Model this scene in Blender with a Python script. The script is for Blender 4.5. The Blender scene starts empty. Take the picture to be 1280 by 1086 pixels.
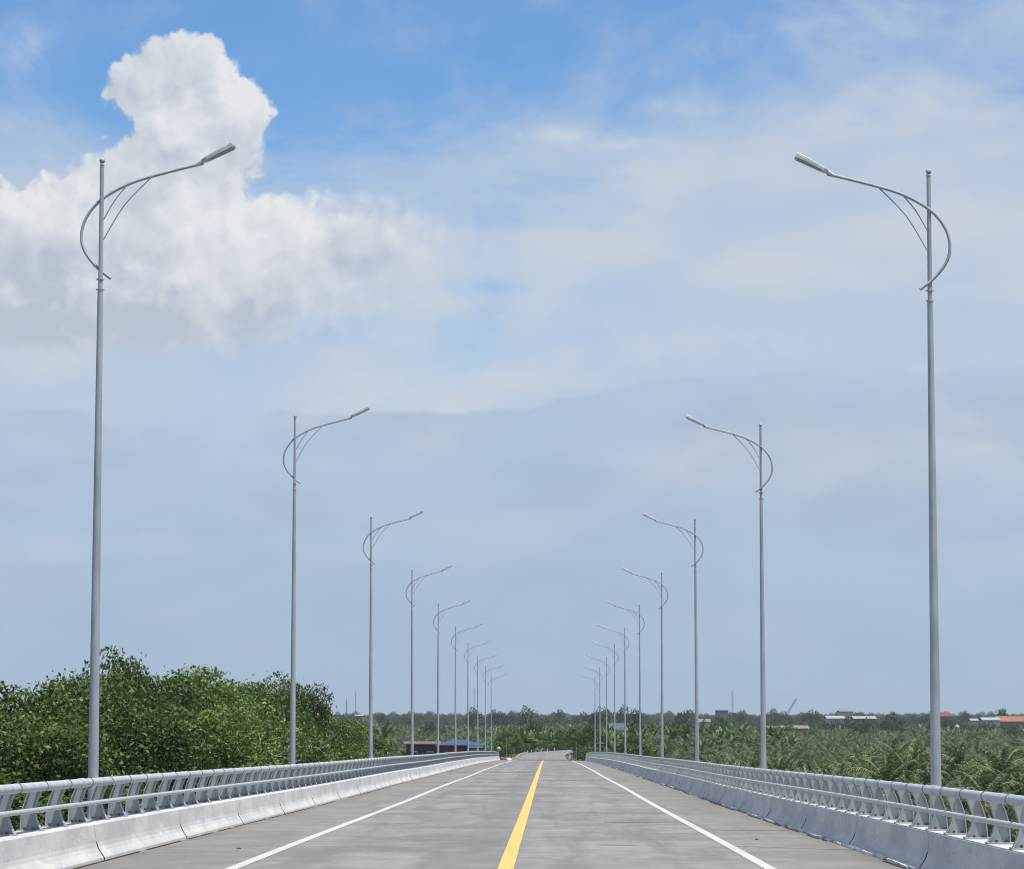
import bpy, math, random
import numpy as np
from mathutils import Vector, Matrix

S = bpy.context.scene
COL = S.collection
R = math.radians
EYE = 12.0            # height of the camera above the plain
FPX = 3414.0          # focal length in photo pixels (1280 wide)

# ------------------------------------------------------------------ camera
cam_d = bpy.data.cameras.new('camera')
cam_d.sensor_width = 36.0
cam_d.lens = FPX / 1280.0 * 36.0
cam_d.clip_start = 0.1
cam_d.clip_end = 40000.0
cam = bpy.data.objects.new('camera', cam_d)
COL.objects.link(cam)
cam.location = (0.5, 0.0, EYE)
cam.rotation_euler = (R(90) + math.atan(349 / FPX), 0.0, math.atan(44 / FPX))
S.camera = cam

# ------------------------------------------------------------------ colour management
S.view_settings.view_transform = 'Standard'
S.view_settings.look = 'None'
S.view_settings.gamma = 1.0
S.view_settings.use_curve_mapping = False
S.view_settings.exposure = 0.0
S.render.engine = 'CYCLES'
S.cycles.max_bounces = 4
S.cycles.diffuse_bounces = 2
S.cycles.transmission_bounces = 2
S.cycles.glossy_bounces = 2
S.cycles.transparent_max_bounces = 8
S.cycles.volume_bounces = 0
S.cycles.use_denoising = True
S.cycles.filter_width = 1.05

# ------------------------------------------------------------------ sun
SUN = Vector((0.262, -0.19, 0.925)).normalized()
sun_el = math.asin(SUN.z)
sun_az = math.atan2(SUN.x, SUN.y)          # clockwise from +Y
sd = bpy.data.lights.new('sun', 'SUN')
sd.energy = 5.0
sd.angle = R(0.53)
sd.color = (1.0, 0.94, 0.85)
sun = bpy.data.objects.new('sun', sd)
COL.objects.link(sun)
sun.rotation_euler = (-SUN).to_track_quat('-Z', 'Y').to_euler()
sun.location = SUN * 200

# ------------------------------------------------------------------ node helper
class NT:
    """tiny helper that builds node graphs"""
    def __init__(self, tree):
        self.t = tree
        tree.nodes.clear()
    def n(self, typ, **kw):
        nd = self.t.nodes.new(typ)
        for k, v in kw.items():
            setattr(nd, k, v)
        return nd
    def plug(self, sock, val):
        if isinstance(val, bpy.types.NodeSocket):
            self.t.links.new(val, sock)
        elif val is not None:
            if sock.type == 'RGBA' and len(val) == 3:
                val = (*val, 1.0)
            sock.default_value = val
    def m(self, op, a, b=None, c=None, clamp=False):
        nd = self.n('ShaderNodeMath', operation=op)
        nd.use_clamp = clamp
        for i, v in enumerate((a, b, c)):
            if v is not None:
                self.plug(nd.inputs[i], v)
        return nd.outputs[0]
    def v(self, op, a, b=None, scale=None):
        nd = self.n('ShaderNodeVectorMath', operation=op)
        self.plug(nd.inputs[0], a)
        if b is not None:
            self.plug(nd.inputs[1], b)
        if scale is not None:
            self.plug(nd.inputs['Scale'], scale)
        return nd.outputs['Value'] if op in ('DOT_PRODUCT', 'LENGTH', 'DISTANCE') else nd.outputs[0]
    def noise(self, vec, scale, detail=4.0, rough=0.55, dist=0.0, color=False):
        nd = self.n('ShaderNodeTexNoise')
        if vec is not None:
            self.plug(nd.inputs['Vector'], vec)
        nd.inputs['Scale'].default_value = scale
        nd.inputs['Detail'].default_value = detail
        nd.inputs['Roughness'].default_value = rough
        nd.inputs['Distortion'].default_value = dist
        return nd.outputs['Color' if color else 'Fac']
    def ss(self, x, a, b):
        nd = self.n('ShaderNodeMapRange', interpolation_type='SMOOTHSTEP')
        self.plug(nd.inputs['Value'], x)
        self.plug(nd.inputs['From Min'], a)
        self.plug(nd.inputs['From Max'], b)
        return nd.outputs[0]
    def mix(self, f, a, b, blend='MIX'):
        nd = self.n('ShaderNodeMix', data_type='RGBA', blend_type=blend)
        self.plug(nd.inputs['Factor'], f)
        self.plug(nd.inputs['A'] if False else nd.inputs[6], a)
        self.plug(nd.inputs[7], b)
        return nd.outputs[2]
    def xyz(self, x, y, z):
        nd = self.n('ShaderNodeCombineXYZ')
        for i, q in enumerate((x, y, z)):
            self.plug(nd.inputs[i], q)
        return nd.outputs[0]
    def sep(self, v):
        nd = self.n('ShaderNodeSeparateXYZ')
        self.plug(nd.inputs[0], v)
        return nd.outputs

# ------------------------------------------------------------------ world: sky with clouds, everything keyed to directions
W = bpy.data.worlds.new('World')
S.world = W
W.use_nodes = True
w = NT(W.node_tree)
sky = w.n('ShaderNodeTexSky', sky_type='NISHITA')
sky.sun_disc = False
sky.sun_elevation = sun_el
sky.sun_rotation = sun_az
sky.air_density = 1.0
sky.dust_density = 0.6
sky.ozone_density = 1.6
SKY_STRENGTH = 0.08
geo = w.n('ShaderNodeTexCoord')
D = geo.outputs['Generated']
dx, dy, dz = w.sep(D)
az = w.m('ARCTAN2', dx, dy)
el = w.m('ARCSINE', dz)
K = FPX / 100.0
U = w.m('ADD', w.m('MULTIPLY', az, K), 0.44)      # azimuth, 1 unit = 1.68 degrees, 0 along the middle of the view
V = w.m('MULTIPLY', el, K)                        # elevation, same unit, 0 at the horizon
P = w.xyz(U, V, 0.0)

def blobs(vec, items):
    tot = None
    for (u, v_, ru, rv, a) in items:
        q = w.v('MULTIPLY', w.v('SUBTRACT', vec, (u, v_, 0.0)), (1 / ru, 1 / rv, 0.0))
        e = w.m('MULTIPLY', w.m('EXPONENT', w.m('MULTIPLY', w.v('DOT_PRODUCT', q, q), -1.0)), a)
        tot = e if tot is None else w.m('ADD', tot, e)
    return tot

def pxb(px, py, rx, ry, a):
    return ((px - 640) / 100.0, (892 - py) / 100.0, rx / 100.0, ry / 100.0, a)

CUM = [pxb(232, 85, 52, 44, 1.15), pxb(165, 115, 50, 36, 1.0), pxb(292, 142, 52, 40, 1.05), pxb(228, 185, 95, 55, 1.1),
       pxb(75, 312, 125, 72, 1.2), pxb(215, 300, 130, 80, 1.0), pxb(410, 300, 105, 62, 1.15), pxb(-120, 350, 160, 105, 1.2),
       pxb(280, 395, 260, 66, 1.25), pxb(150, 235, 60, 30, .5), pxb(520, 310, 90, 75, .8), pxb(40, 400, 200, 55, .95)]

def cumulus_field(vec):
    warp = w.v('SCALE', w.v('SUBTRACT', w.noise(vec, 1.3, 3.0, .55, color=True), (.5, .5, .5)), scale=.45)
    pv = w.v('ADD', vec, warp)
    vo = w.n('ShaderNodeTexVoronoi', feature='SMOOTH_F1')
    w.plug(vo.inputs['Vector'], pv)
    vo.inputs['Scale'].default_value = 3.2
    vo.inputs['Detail'].default_value = 3.0
    vo.inputs['Roughness'].default_value = 0.5
    vo.inputs['Smoothness'].default_value = 0.6
    vo.inputs['Randomness'].default_value = 1.0
    puff = w.m('SUBTRACT', 0.40, vo.outputs['Distance'])
    fb = w.m('SUBTRACT', w.noise(pv, 1.5, 7.0, .58), .5)
    g = blobs(vec, CUM)
    return w.m('ADD', g, w.m('ADD', w.m('MULTIPLY', puff, .42), w.m('MULTIPLY', fb, .75)))

F0 = cumulus_field(P)
F1 = cumulus_field(w.v('ADD', P, (0.12, 0.17, 0.0)))
# soft lower edge, crisp upper edge
soft = w.ss(V, 6.6, 4.6)
edge = w.m('ADD', .20, w.m('MULTIPLY', soft, .85))
edge = w.m('ADD', edge, w.m('MULTIPLY', w.ss(U, -3.4, -1.2), .9))
cum_a = w.m('MULTIPLY', w.ss(F0, .36, w.m('ADD', .36, edge)), .97)
light = w.m('MULTIPLY_ADD', w.m('SUBTRACT', F0, F1), .95, .74)
thick = w.ss(F0, .9, 1.9)
light = w.m('SUBTRACT', light, w.m('MULTIPLY', thick, w.m('MULTIPLY', w.ss(V, 8.6, 5.6), .30)))
light = w.m('SUBTRACT', light, w.m('MULTIPLY', w.ss(V, 6.4, 4.3), .27))
pk = w.ss(w.noise(w.v('ADD', P, (3.1, 7.7, 0.0)), .85, 4.0, .5), .44, .60)
light = w.m('MAXIMUM', w.m('MINIMUM', w.m('SUBTRACT', light, w.m('MULTIPLY', pk, .38)), 1.0), 0.0)
CLOUD_DARK = (.485, .55, .64)
CLOUD_LIT = (.80, .815, .84)
cum_c = w.mix(light, CLOUD_DARK, CLOUD_LIT)

# thin veil: streaky high cloud that thickens towards the horizon
PS = w.xyz(w.m('MULTIPLY', U, .42), w.m('ADD', V, w.m('MULTIPLY', U, -.05)), 3.7)
vn = w.noise(PS, .6, 8.0, .62, .5)
vn2 = w.noise(w.xyz(w.m('MULTIPLY', U, .9), w.m('MULTIPLY', V, 1.1), 9.1), .5, 5.0, .6, .6)
rightness = w.ss(U, -.5, 5.5)
cov = w.m('ADD', w.m('MULTIPLY', w.ss(V, 8.2, 5.6), .78), w.m('MULTIPLY', rightness, .36))
cov = w.m('SUBTRACT', cov, blobs(P, [pxb(600, 362, 95, 14, .22)]))
cov = w.m('ADD', cov, w.m('MULTIPLY', w.ss(U, -3.0, -12.0), .25))
hi = w.ss(V, 12.0, 30.0)                            # higher up, out of frame: broken thin cloud
cov = w.m('ADD', w.m('ADD', cov, .06), w.m('MULTIPLY', hi, .42))
veil = w.m('ADD', cov, w.m('ADD', w.m('MULTIPLY', w.m('SUBTRACT', vn, .5), 1.5), w.m('MULTIPLY', w.m('SUBTRACT', vn2, .5), .9)))
veil_a = w.m('MULTIPLY', w.ss(veil, .02, .95), .90)
VEIL_C = (.50, .59, .715)
VEIL_WARM = (.615, .66, .715)
veil_c = w.mix(w.ss(w.noise(PS, .8, 3.0, .5), .42, .66), VEIL_C, VEIL_WARM)
# wispy bright streaks
wisp_items = [pxb(690, 170, 75, 11, 1.1), pxb(790, 184, 70, 7, .9), pxb(840, 140, 40, 9, .6), pxb(880, 148, 60, 20, .55), pxb(620, 160, 40, 5, .4),
              pxb(560, 372, 80, 14, .2), pxb(950, 60, 120, 40, .45), pxb(25, 80, 45, 40, .7), pxb(700, 430, 260, 60, .35), pxb(340, 500, 240, 22, .35),
              pxb(980, 435, 260, 26, .35), pxb(430, 590, 330, 22, .30), pxb(820, 560, 300, 18, .25), pxb(560, 655, 42, 18, .5), pxb(648, 650, 26, 12, .5)]
wi = blobs(w.v('ADD', P, w.v('SCALE', w.v('SUBTRACT', w.noise(PS, 2.2, 5.0, .65, color=True), (.5, .5, .5)), scale=.22)), wisp_items)
wisp_a = w.m('MULTIPLY', w.m('MULTIPLY', wi, w.ss(w.noise(P, 1.6, 6.0, .65), .25, .7)), .75, clamp=True)
# layered bank near the horizon with a defined upper edge
edge_y = w.m('ADD', w.m('MULTIPLY', w.ss(U, -1.0, 3.2), .52), w.m('MULTIPLY', w.m('SUBTRACT', w.noise(w.xyz(U, 0.0, 5.0), 1.3, 5.0, .55), .5), .35))
edge_y = w.m('ADD', edge_y, 3.74)
bank = w.ss(V, w.m('ADD', edge_y, .04), w.m('SUBTRACT', edge_y, .05))
bank_a = w.m('MULTIPLY', w.m('MULTIPLY', bank, w.ss(w.noise(w.xyz(w.m('MULTIPLY', U, .5), V, 2.0), .9, 3.0, .5), .30, .48)), w.m('ADD', .27, w.m('MULTIPLY', w.ss(w.noise(PS, 1.1, 4.0, .5), .4, .65), .35)))
BANK_C = (.375, .475, .625)
low_c = (.375, .50, .66)
low = w.ss(V, 4.4, .3)

skyc = w.v('SCALE', sky.outputs['Color'], scale=SKY_STRENGTH)
SKY_TINT = (.98, 1.42, 1.80)
base = w.v('MULTIPLY', skyc, SKY_TINT)
c = w.mix(veil_a, base, veil_c)
c = w.mix(wisp_a, c, (.62, .68, .76))
below = w.ss(V, -.2, -1.5)
def finish(c):
    c = w.mix(bank_a, c, BANK_C)
    c = w.mix(w.m('MULTIPLY', low, .80), c, low_c)
    return w.mix(below, c, (.10, .13, .10))
c_cum = finish(w.mix(cum_a, c, cum_c))
c = finish(c)
bg_a = w.n('ShaderNodeBackground')
w.plug(bg_a.inputs['Color'], c)
bg_b = w.n('ShaderNodeBackground')
w.plug(bg_b.inputs['Color'], c_cum)
bg = w.n('ShaderNodeMixShader')
w.plug(bg.inputs[0], w.m('MULTIPLY', w.ss(U, .5, -.2), w.ss(V, 3.3, 4.0)))
w.plug(bg.inputs[1], bg_a.outputs[0]); w.plug(bg.inputs[2], bg_b.outputs[0])
# the rest of the sky: the same blue and the same broken veil with fewer octaves
vr = w.noise(D, 2.6, 3.0, .6, .4)
rest_a = w.m('MULTIPLY_ADD', w.ss(vr, .36, .64), .50, .18)
rest_c = w.mix(w.ss(V, 4.5, -.5), w.mix(rest_a, base, VEIL_WARM), low_c)
rest_c = w.mix(below, rest_c, (.10, .13, .10))
bg2 = w.n('ShaderNodeBackground')
w.plug(bg2.inputs['Color'], rest_c)
aU = w.m('ABSOLUTE', U)
side_f = w.m('MAXIMUM', w.ss(aU, 8.5, 13.0), w.ss(V, 10.5, 15.0))
mxs = w.n('ShaderNodeMixShader')
w.plug(mxs.inputs[0], side_f); w.plug(mxs.inputs[1], bg.outputs[0]); w.plug(mxs.inputs[2], bg2.outputs[0])
wo = w.n('ShaderNodeOutputWorld')
w.plug(wo.inputs['Surface'], mxs.outputs[0])
W.cycles.sampling_method = 'NONE'

# ------------------------------------------------------------------ material helper
def material(name, build):
    m = bpy.data.materials.new(name)
    m.use_nodes = True
    t = NT(m.node_tree)
    out = t.n('ShaderNodeOutputMaterial')
    sh = build(t)
    t.plug(out.inputs['Surface'], sh)
    return m

def principled(t, color, rough=.6, metal=0.0, bump=None, bstr=.3, bdist=.01, spec=.5):
    p = t.n('ShaderNodeBsdfPrincipled')
    t.plug(p.inputs['Base Color'], color)
    t.plug(p.inputs['Roughness'], rough)
    t.plug(p.inputs['Metallic'], metal)
    p.inputs['Specular IOR Level'].default_value = spec
    if bump is not None:
        b = t.n('ShaderNodeBump')
        b.inputs['Strength'].default_value = bstr
        b.inputs['Distance'].default_value = bdist
        t.plug(b.inputs['Height'], bump)
        t.plug(p.inputs['Normal'], b.outputs[0])
    return p.outputs[0]

def pos(t):
    return t.n('ShaderNodeNewGeometry').outputs['Position']

def objpos(t):
    return t.n('ShaderNodeTexCoord').outputs['Object']

def stretch(t, vec, s):
    return t.v('MULTIPLY', vec, s)

def mk_asphalt(t):
    p = pos(t)
    x, y, z = t.sep(p)
    big = t.noise(stretch(t, p, (.30, .20, 0)), 1.0, 5, .6, .3)
    mid = t.noise(stretch(t, p, (.9, .9, 0)), 1.0, 6, .65, .6)
    fine = t.noise(p, 30.0, 4, .7)
    grit = t.noise(p, 9.0, 3, .7)
    streak = t.noise(stretch(t, p, (.22, .75, 0)), 1.0, 5, .6, 1.2)
    c0 = t.mix(t.ss(big, .3, .7), (.165, .161, .154), (.262, .258, .250))
    c0 = t.mix(t.m('MULTIPLY', t.ss(mid, .46, .70), .55), c0, (.33, .325, .315))
    c0 = t.mix(t.m('MULTIPLY', t.ss(streak, .54, .68), .36), c0, (.165, .16, .155))
    # dark wandering scuffs
    sc = t.noise(stretch(t, p, (.16, 1.5, 0)), 1.0, 3, .55, 1.6)
    ridge = t.ss(t.m('ABSOLUTE', t.m('SUBTRACT', sc, .5)), .028, .0)
    patchm = t.ss(t.noise(stretch(t, p, (.12, .10, 0)), 1.0, 2, .5), .50, .62)
    c0 = t.mix(t.m('MULTIPLY', t.m('MULTIPLY', ridge, patchm), .55), c0, (.09, .088, .085))
    lw = t.noise(stretch(t, p, (1.7, .10, 0)), 1.0, 5, .6, .4)
    c0 = t.mix(t.m('MULTIPLY', t.ss(lw, .48, .66), .55), c0, (.15, .15, .148))
    mot = t.noise(stretch(t, p, (2.6, .55, 0)), 1.0, 6, .7, .5)
    c0 = t.mix(t.m('MULTIPLY', t.ss(mot, .52, .70), .26), c0, (.36, .36, .355))
    c0 = t.mix(t.m('MULTIPLY', t.ss(mot, .47, .34), .26), c0, (.13, .13, .128))
    # tyre-polished wheel paths and the browner, dusty shoulders
    ax = t.m('ABSOLUTE', x)
    w1 = t.ss(t.m('ABSOLUTE', t.m('SUBTRACT', t.m('ABSOLUTE', t.m('SUBTRACT', ax, 1.6)), .78)), .45, .1)
    c0 = t.mix(t.m('MULTIPLY', w1, t.m('MULTIPLY', t.ss(lw, .38, .6), .30)), c0, (.15, .15, .15))
    cdark = t.ss(t.m('ABSOLUTE', t.m('ADD', x, .35)), .75, .1)
    c0 = t.mix(t.m('MULTIPLY', cdark, t.m('MULTIPLY', t.ss(mid, .35, .6), .6)), c0, (.15, .145, .14))
    sh = t.ss(ax, 3.1, 4.2)
    c0 = t.mix(t.m('MULTIPLY', sh, .50), c0, (.205, .190, .168))
    dirt = t.m('MULTIPLY', t.ss(ax, 4.5, 4.95), t.ss(t.noise(stretch(t, p, (1, .3, 0)), 1.5, 4, .6), .35, .65))
    c0 = t.mix(t.m('MULTIPLY', dirt, .55), c0, (.11, .098, .082))
    c0 = t.mix(t.m('MULTIPLY', t.ss(grit, .45, .8), .22), c0, (.14, .135, .13))
    c0 = t.mix(t.m('MULTIPLY', t.ss(fine, .55, .8), .25), c0, (.42, .41, .40))
    return principled(t, c0, .85, 0, fine, .35, .006, .3)
M_ASPHALT = material('weathered_asphalt', mk_asphalt)

def mk_paint(col, worn, lo=.52, hi=.72):
    def f(t):
        p = pos(t)
        n = t.noise(p, 9.0, 6, .7)
        n2 = t.noise(stretch(t, p, (1, .12, 0)), 2.0, 3, .6)
        c = t.mix(t.m('MULTIPLY', t.ss(n, lo - .06, hi), .8), col, worn)
        c = t.mix(t.m('MULTIPLY', t.ss(n2, .45, .72), .45), c, worn)
        c = t.mix(t.m('MULTIPLY', t.ss(t.noise(p, 28.0, 3, .7), .56, .66), .5), c, worn)
        return principled(t, c, .6, 0, n, .2, .003, .3)
    return f
M_WHITEPAINT = material('road_white_paint', mk_paint((.58, .57, .545), (.40, .39, .37)))
M_YELLOWPAINT = material('road_yellow_paint', mk_paint((.78, .47, .12), (.50, .33, .13), .58, .8))

def mk_barrier(t):
    p = objpos(t)
    g = pos(t)
    n = t.noise(stretch(t, g, (1, .45, 1.6)), 1.4, 5, .6)
    run = t.noise(stretch(t, g, (2, 1.3, 1.6)), 1.0, 6, .7, .5)
    blot = t.noise(stretch(t, g, (3, .9, 4.5)), 1.2, 6, .72, .8)
    fleck = t.noise(stretch(t, g, (8, 3.2, 9)), 1.0, 4, .65, 1.2)
    c = t.mix(t.ss(n, .35, .68), (.48, .475, .47), (.61, .60, .575))
    c = t.mix(t.m('MULTIPLY', t.ss(run, .50, .75), .35), c, (.33, .35, .38))
    c = t.mix(t.m('MULTIPLY', t.ss(fleck, .58, .70), .5), c, (.80, .80, .78))
    c = t.mix(t.m('MULTIPLY', t.ss(blot, .54, .68), .26), c, (.27, .28, .31))
    z = t.sep(p)[2]
    c = t.mix(t.m('MULTIPLY', t.ss(z, .10, .0), t.m('MULTIPLY', t.ss(n, .3, .6), .45)), c, (.42, .38, .33))
    return principled(t, c, .9, 0, fleck, .25, .004, .15)
M_BARRIER = material('whitewashed_concrete', mk_barrier)

def mk_conc(col, col2, sc=1.0):
    def f(t):
        g = pos(t)
        n = t.noise(g, sc, 6, .65)
        c = t.mix(t.ss(n, .3, .7), col, col2)
        return principled(t, c, .85, 0, n, .3, .01, .3)
    return f
M_CONC = material('deck_concrete', mk_conc((.30, .29, .275), (.44, .43, .41)))
M_DARKGAP = material('joint_dark_sealant', mk_conc((.018, .018, .018), (.045, .042, .038), 6))
M_TAR = material('tar_strip', mk_conc((.075, .072, .07), (.15, .145, .14), 1.5))
M_LIP = material('white_lip_concrete', mk_conc((.55, .54, .52), (.80, .79, .77), 2.5))

def mk_galv(col, col2, rough=.48, metal=.35):
    def f(t):
        g = objpos(t)
        info = t.n('ShaderNodeObjectInfo').outputs['Random']
        n = t.noise(t.v('ADD', stretch(t, g, (7, 7, 1.3)), t.xyz(info, 0.0, t.m('MULTIPLY', info, 9.0))), 1.0, 5, .6)
        sp = t.noise(g, 26, 3, .6)
        c = t.mix(t.ss(n, .32, .68), col, col2)
        c = t.mix(t.m('MULTIPLY', t.ss(sp, .6, .75), .35), c, (.20, .195, .19))
        c = t.mix(t.m('MULTIPLY', info, .10), c, (.30, .33, .37))
        return principled(t, c, t.m('MULTIPLY_ADD', n, .25, rough - .1), metal, sp, .08, .002, .5)
    return f
M_POLE = material('galvanised_pole_steel', mk_galv((.30, .335, .375), (.41, .445, .49), .62, .12))
M_RAIL = material('grey_painted_railing_steel', mk_galv((.42, .45, .46), (.54, .57, .575), .5, .1))
M_RING = material('collar_steel', mk_galv((.16, .18, .20), (.26, .28, .30), .55, .1))
M_POST = material('grey_post_steel', mk_galv((.29, .32, .335), (.40, .425, .43), .6, .08))
M_HEAD = material('lamp_head_aluminium', mk_galv((.50, .52, .54), (.62, .64, .66), .45, .35))
M_LENS = material('lamp_lens', lambda t: principled(t, (.16, .175, .185), .35, 0, None))
M_BOLT = material('dark_bolt_steel', mk_galv((.04, .042, .045), (.09, .09, .09), .5, .4))

def leafmat(name, cols, trans=.25, rough=.55, hue_by='island'):
    def f(t):
        ge = t.n('ShaderNodeNewGeometry')
        oi = t.n('ShaderNodeObjectInfo')
        r = ge.outputs['Random Per Island']
        orr = oi.outputs['Random']
        cr = t.n('ShaderNodeValToRGB')
        els = cr.color_ramp.elements
        n = len(cols)
        els[0].position = 0; els[0].color = (*cols[0], 1)
        els[1].position = 1; els[1].color = (*cols[-1], 1)
        for i in range(1, n - 1):
            e = els.new(i / (n - 1)); e.color = (*cols[i], 1)
        x = t.m('FRACT', t.m('ADD', r, t.m('MULTIPLY', orr, 7.3)))
        t.plug(cr.inputs[0], x)
        # patches of fresher and older growth in the crown
        pn = t.noise(ge.outputs['Position'], .32, 3, .6)
        c = t.mix(t.ss(pn, .40, .66), cr.outputs[0], t.mix(.55, cr.outputs[0], (.095, .130, .026)))
        # each plant has a tone of its own
        tone = t.m('MULTIPLY_ADD', orr, .65, .65)
        c = t.v('SCALE', c, scale=tone)
        d = principled(t, c, rough, 0, None, spec=.25)
        tr = t.n('ShaderNodeBsdfTranslucent')
        t.plug(tr.inputs['Color'], t.v('MULTIPLY', c, (1.25, 1.35, .55)))
        mx = t.n('ShaderNodeMixShader')
        mx.inputs[0].default_value = trans
        t.plug(mx.inputs[1], d); t.plug(mx.inputs[2], tr.outputs[0])
        return mx.outputs[0]
    return material(name, f)
M_LEAF = leafmat('mangrove_leaf', [(.016, .042, .010), (.040, .092, .018), (.095, .155, .030), (.24, .31, .10), (.05, .11, .022)], .26, .45)
M_PALM = leafmat('palm_leaf', [(.008, .026, .008), (.018, .048, .012), (.048, .090, .024), (.24, .28, .12), (.017, .044, .010)], .18, .48)
M_PALMTAN = leafmat('drying_palm_leaf', [(.22, .17, .09), (.15, .13, .06), (.09, .11, .045), (.26, .22, .12)], .2, .5)
M_BANANA = leafmat('banana_leaf', [(.012, .044, .010), (.030, .076, .018), (.20, .28, .12), (.022, .058, .014)], .26, .45)
M_TREE = leafmat('broadleaf', [(.022, .042, .018), (.038, .066, .024), (.060, .092, .034), (.05, .075, .04)], .2, .6)
M_SHRUB = leafmat('shrub_leaf', [(.025, .05, .016), (.05, .085, .024), (.09, .12, .04)], .22, .6)

def mk_bark(a, b):
    def f(t):
        g = objpos(t)
        n = t.noise(stretch(t, g, (4, 4, 1.2)), 2.0, 5, .65)
        return principled(t, t.mix(n, a, b), .85, 0, n, .5, .02, .2)
    return f
M_BARK = material('pale_bark', mk_bark((.20, .17, .13), (.50, .46, .38)))
M_PALMBARK = material('palm_trunk_bark', mk_bark((.13, .115, .095), (.26, .24, .205)))

def mk_ground(t):
    g = pos(t)
    a = t.noise(g, .035, 6, .65)
    b = t.noise(g, .6, 5, .7)
    c = t.mix(t.ss(a, .35, .65), (.035, .055, .020), (.085, .10, .040))
    c = t.mix(t.m('MULTIPLY', t.ss(b, .45, .7), .6), c, (.13, .115, .065))
    return principled(t, c, .95, 0, b, .6, .2, .1)
M_GROUND = material('overgrown_ground', mk_ground)

def plain(name, col, rough=.7, metal=0.0, var=.2, sc=1.5):
    def f(t):
        g = pos(t)
        n = t.noise(g, sc, 5, .65)
        d = tuple(q * (1 - var) for q in col)
        return principled(t, t.mix(t.ss(n, .3, .7), d, col), rough, metal, n, .15, .01, .3)
    return material(name, f)

# ------------------------------------------------------------------ object helpers
def tag(o, label=None, cat=None, group=None, kind=None):
    if label: o['label'] = label
    if cat: o['category'] = cat
    if group: o['group'] = group
    if kind: o['kind'] = kind
    return o

def mesh_np(name, V_, F_, mats=(), mi=None, smooth=False):
    """V_ (n,3) array, F_ list of tuples or array"""
    me = bpy.data.meshes.new(name)
    if isinstance(F_, np.ndarray):
        nv = len(V_); nf, k = F_.shape
        me.vertices.add(nv)
        me.vertices.foreach_set('co', np.asarray(V_, dtype=np.float32).ravel())
        me.loops.add(nf * k)
        me.loops.foreach_set('vertex_index', F_.astype(np.int32).ravel())
        me.polygons.add(nf)
        me.polygons.foreach_set('loop_start', np.arange(0, nf * k, k, dtype=np.int32))
        me.update(calc_edges=True)
    else:
        me.from_pydata([tuple(map(float, v)) for v in V_], [], [tuple(f) for f in F_])
        me.update()
    for m in mats:
        me.materials.append(m)
    if mi is not None:
        me.polygons.foreach_set('material_index', np.asarray(mi, dtype=np.int32))
    if smooth:
        me.polygons.foreach_set('use_smooth', np.ones(len(me.polygons), dtype=bool))
    me.update()
    return me

def obj(name, me, parent=None, loc=(0, 0, 0), rot=(0, 0, 0), scale=(1, 1, 1)):
    o = bpy.data.objects.new(name, me)
    COL.objects.link(o)
    if parent: o.parent = parent
    o.location = loc; o.rotation_euler = rot; o.scale = scale
    return o

def empty(name, loc=(0, 0, 0), rot=(0, 0, 0)):
    o = bpy.data.objects.new(name, None)
    COL.objects.link(o)
    o.empty_display_size = .3
    o.location = loc; o.rotation_euler = rot
    return o

def copy_tree(o, parent=None):
    c = o.copy(); COL.objects.link(c); c.parent = parent
    for ch in list(o.children):
        copy_tree(ch, c)
    return c

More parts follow.
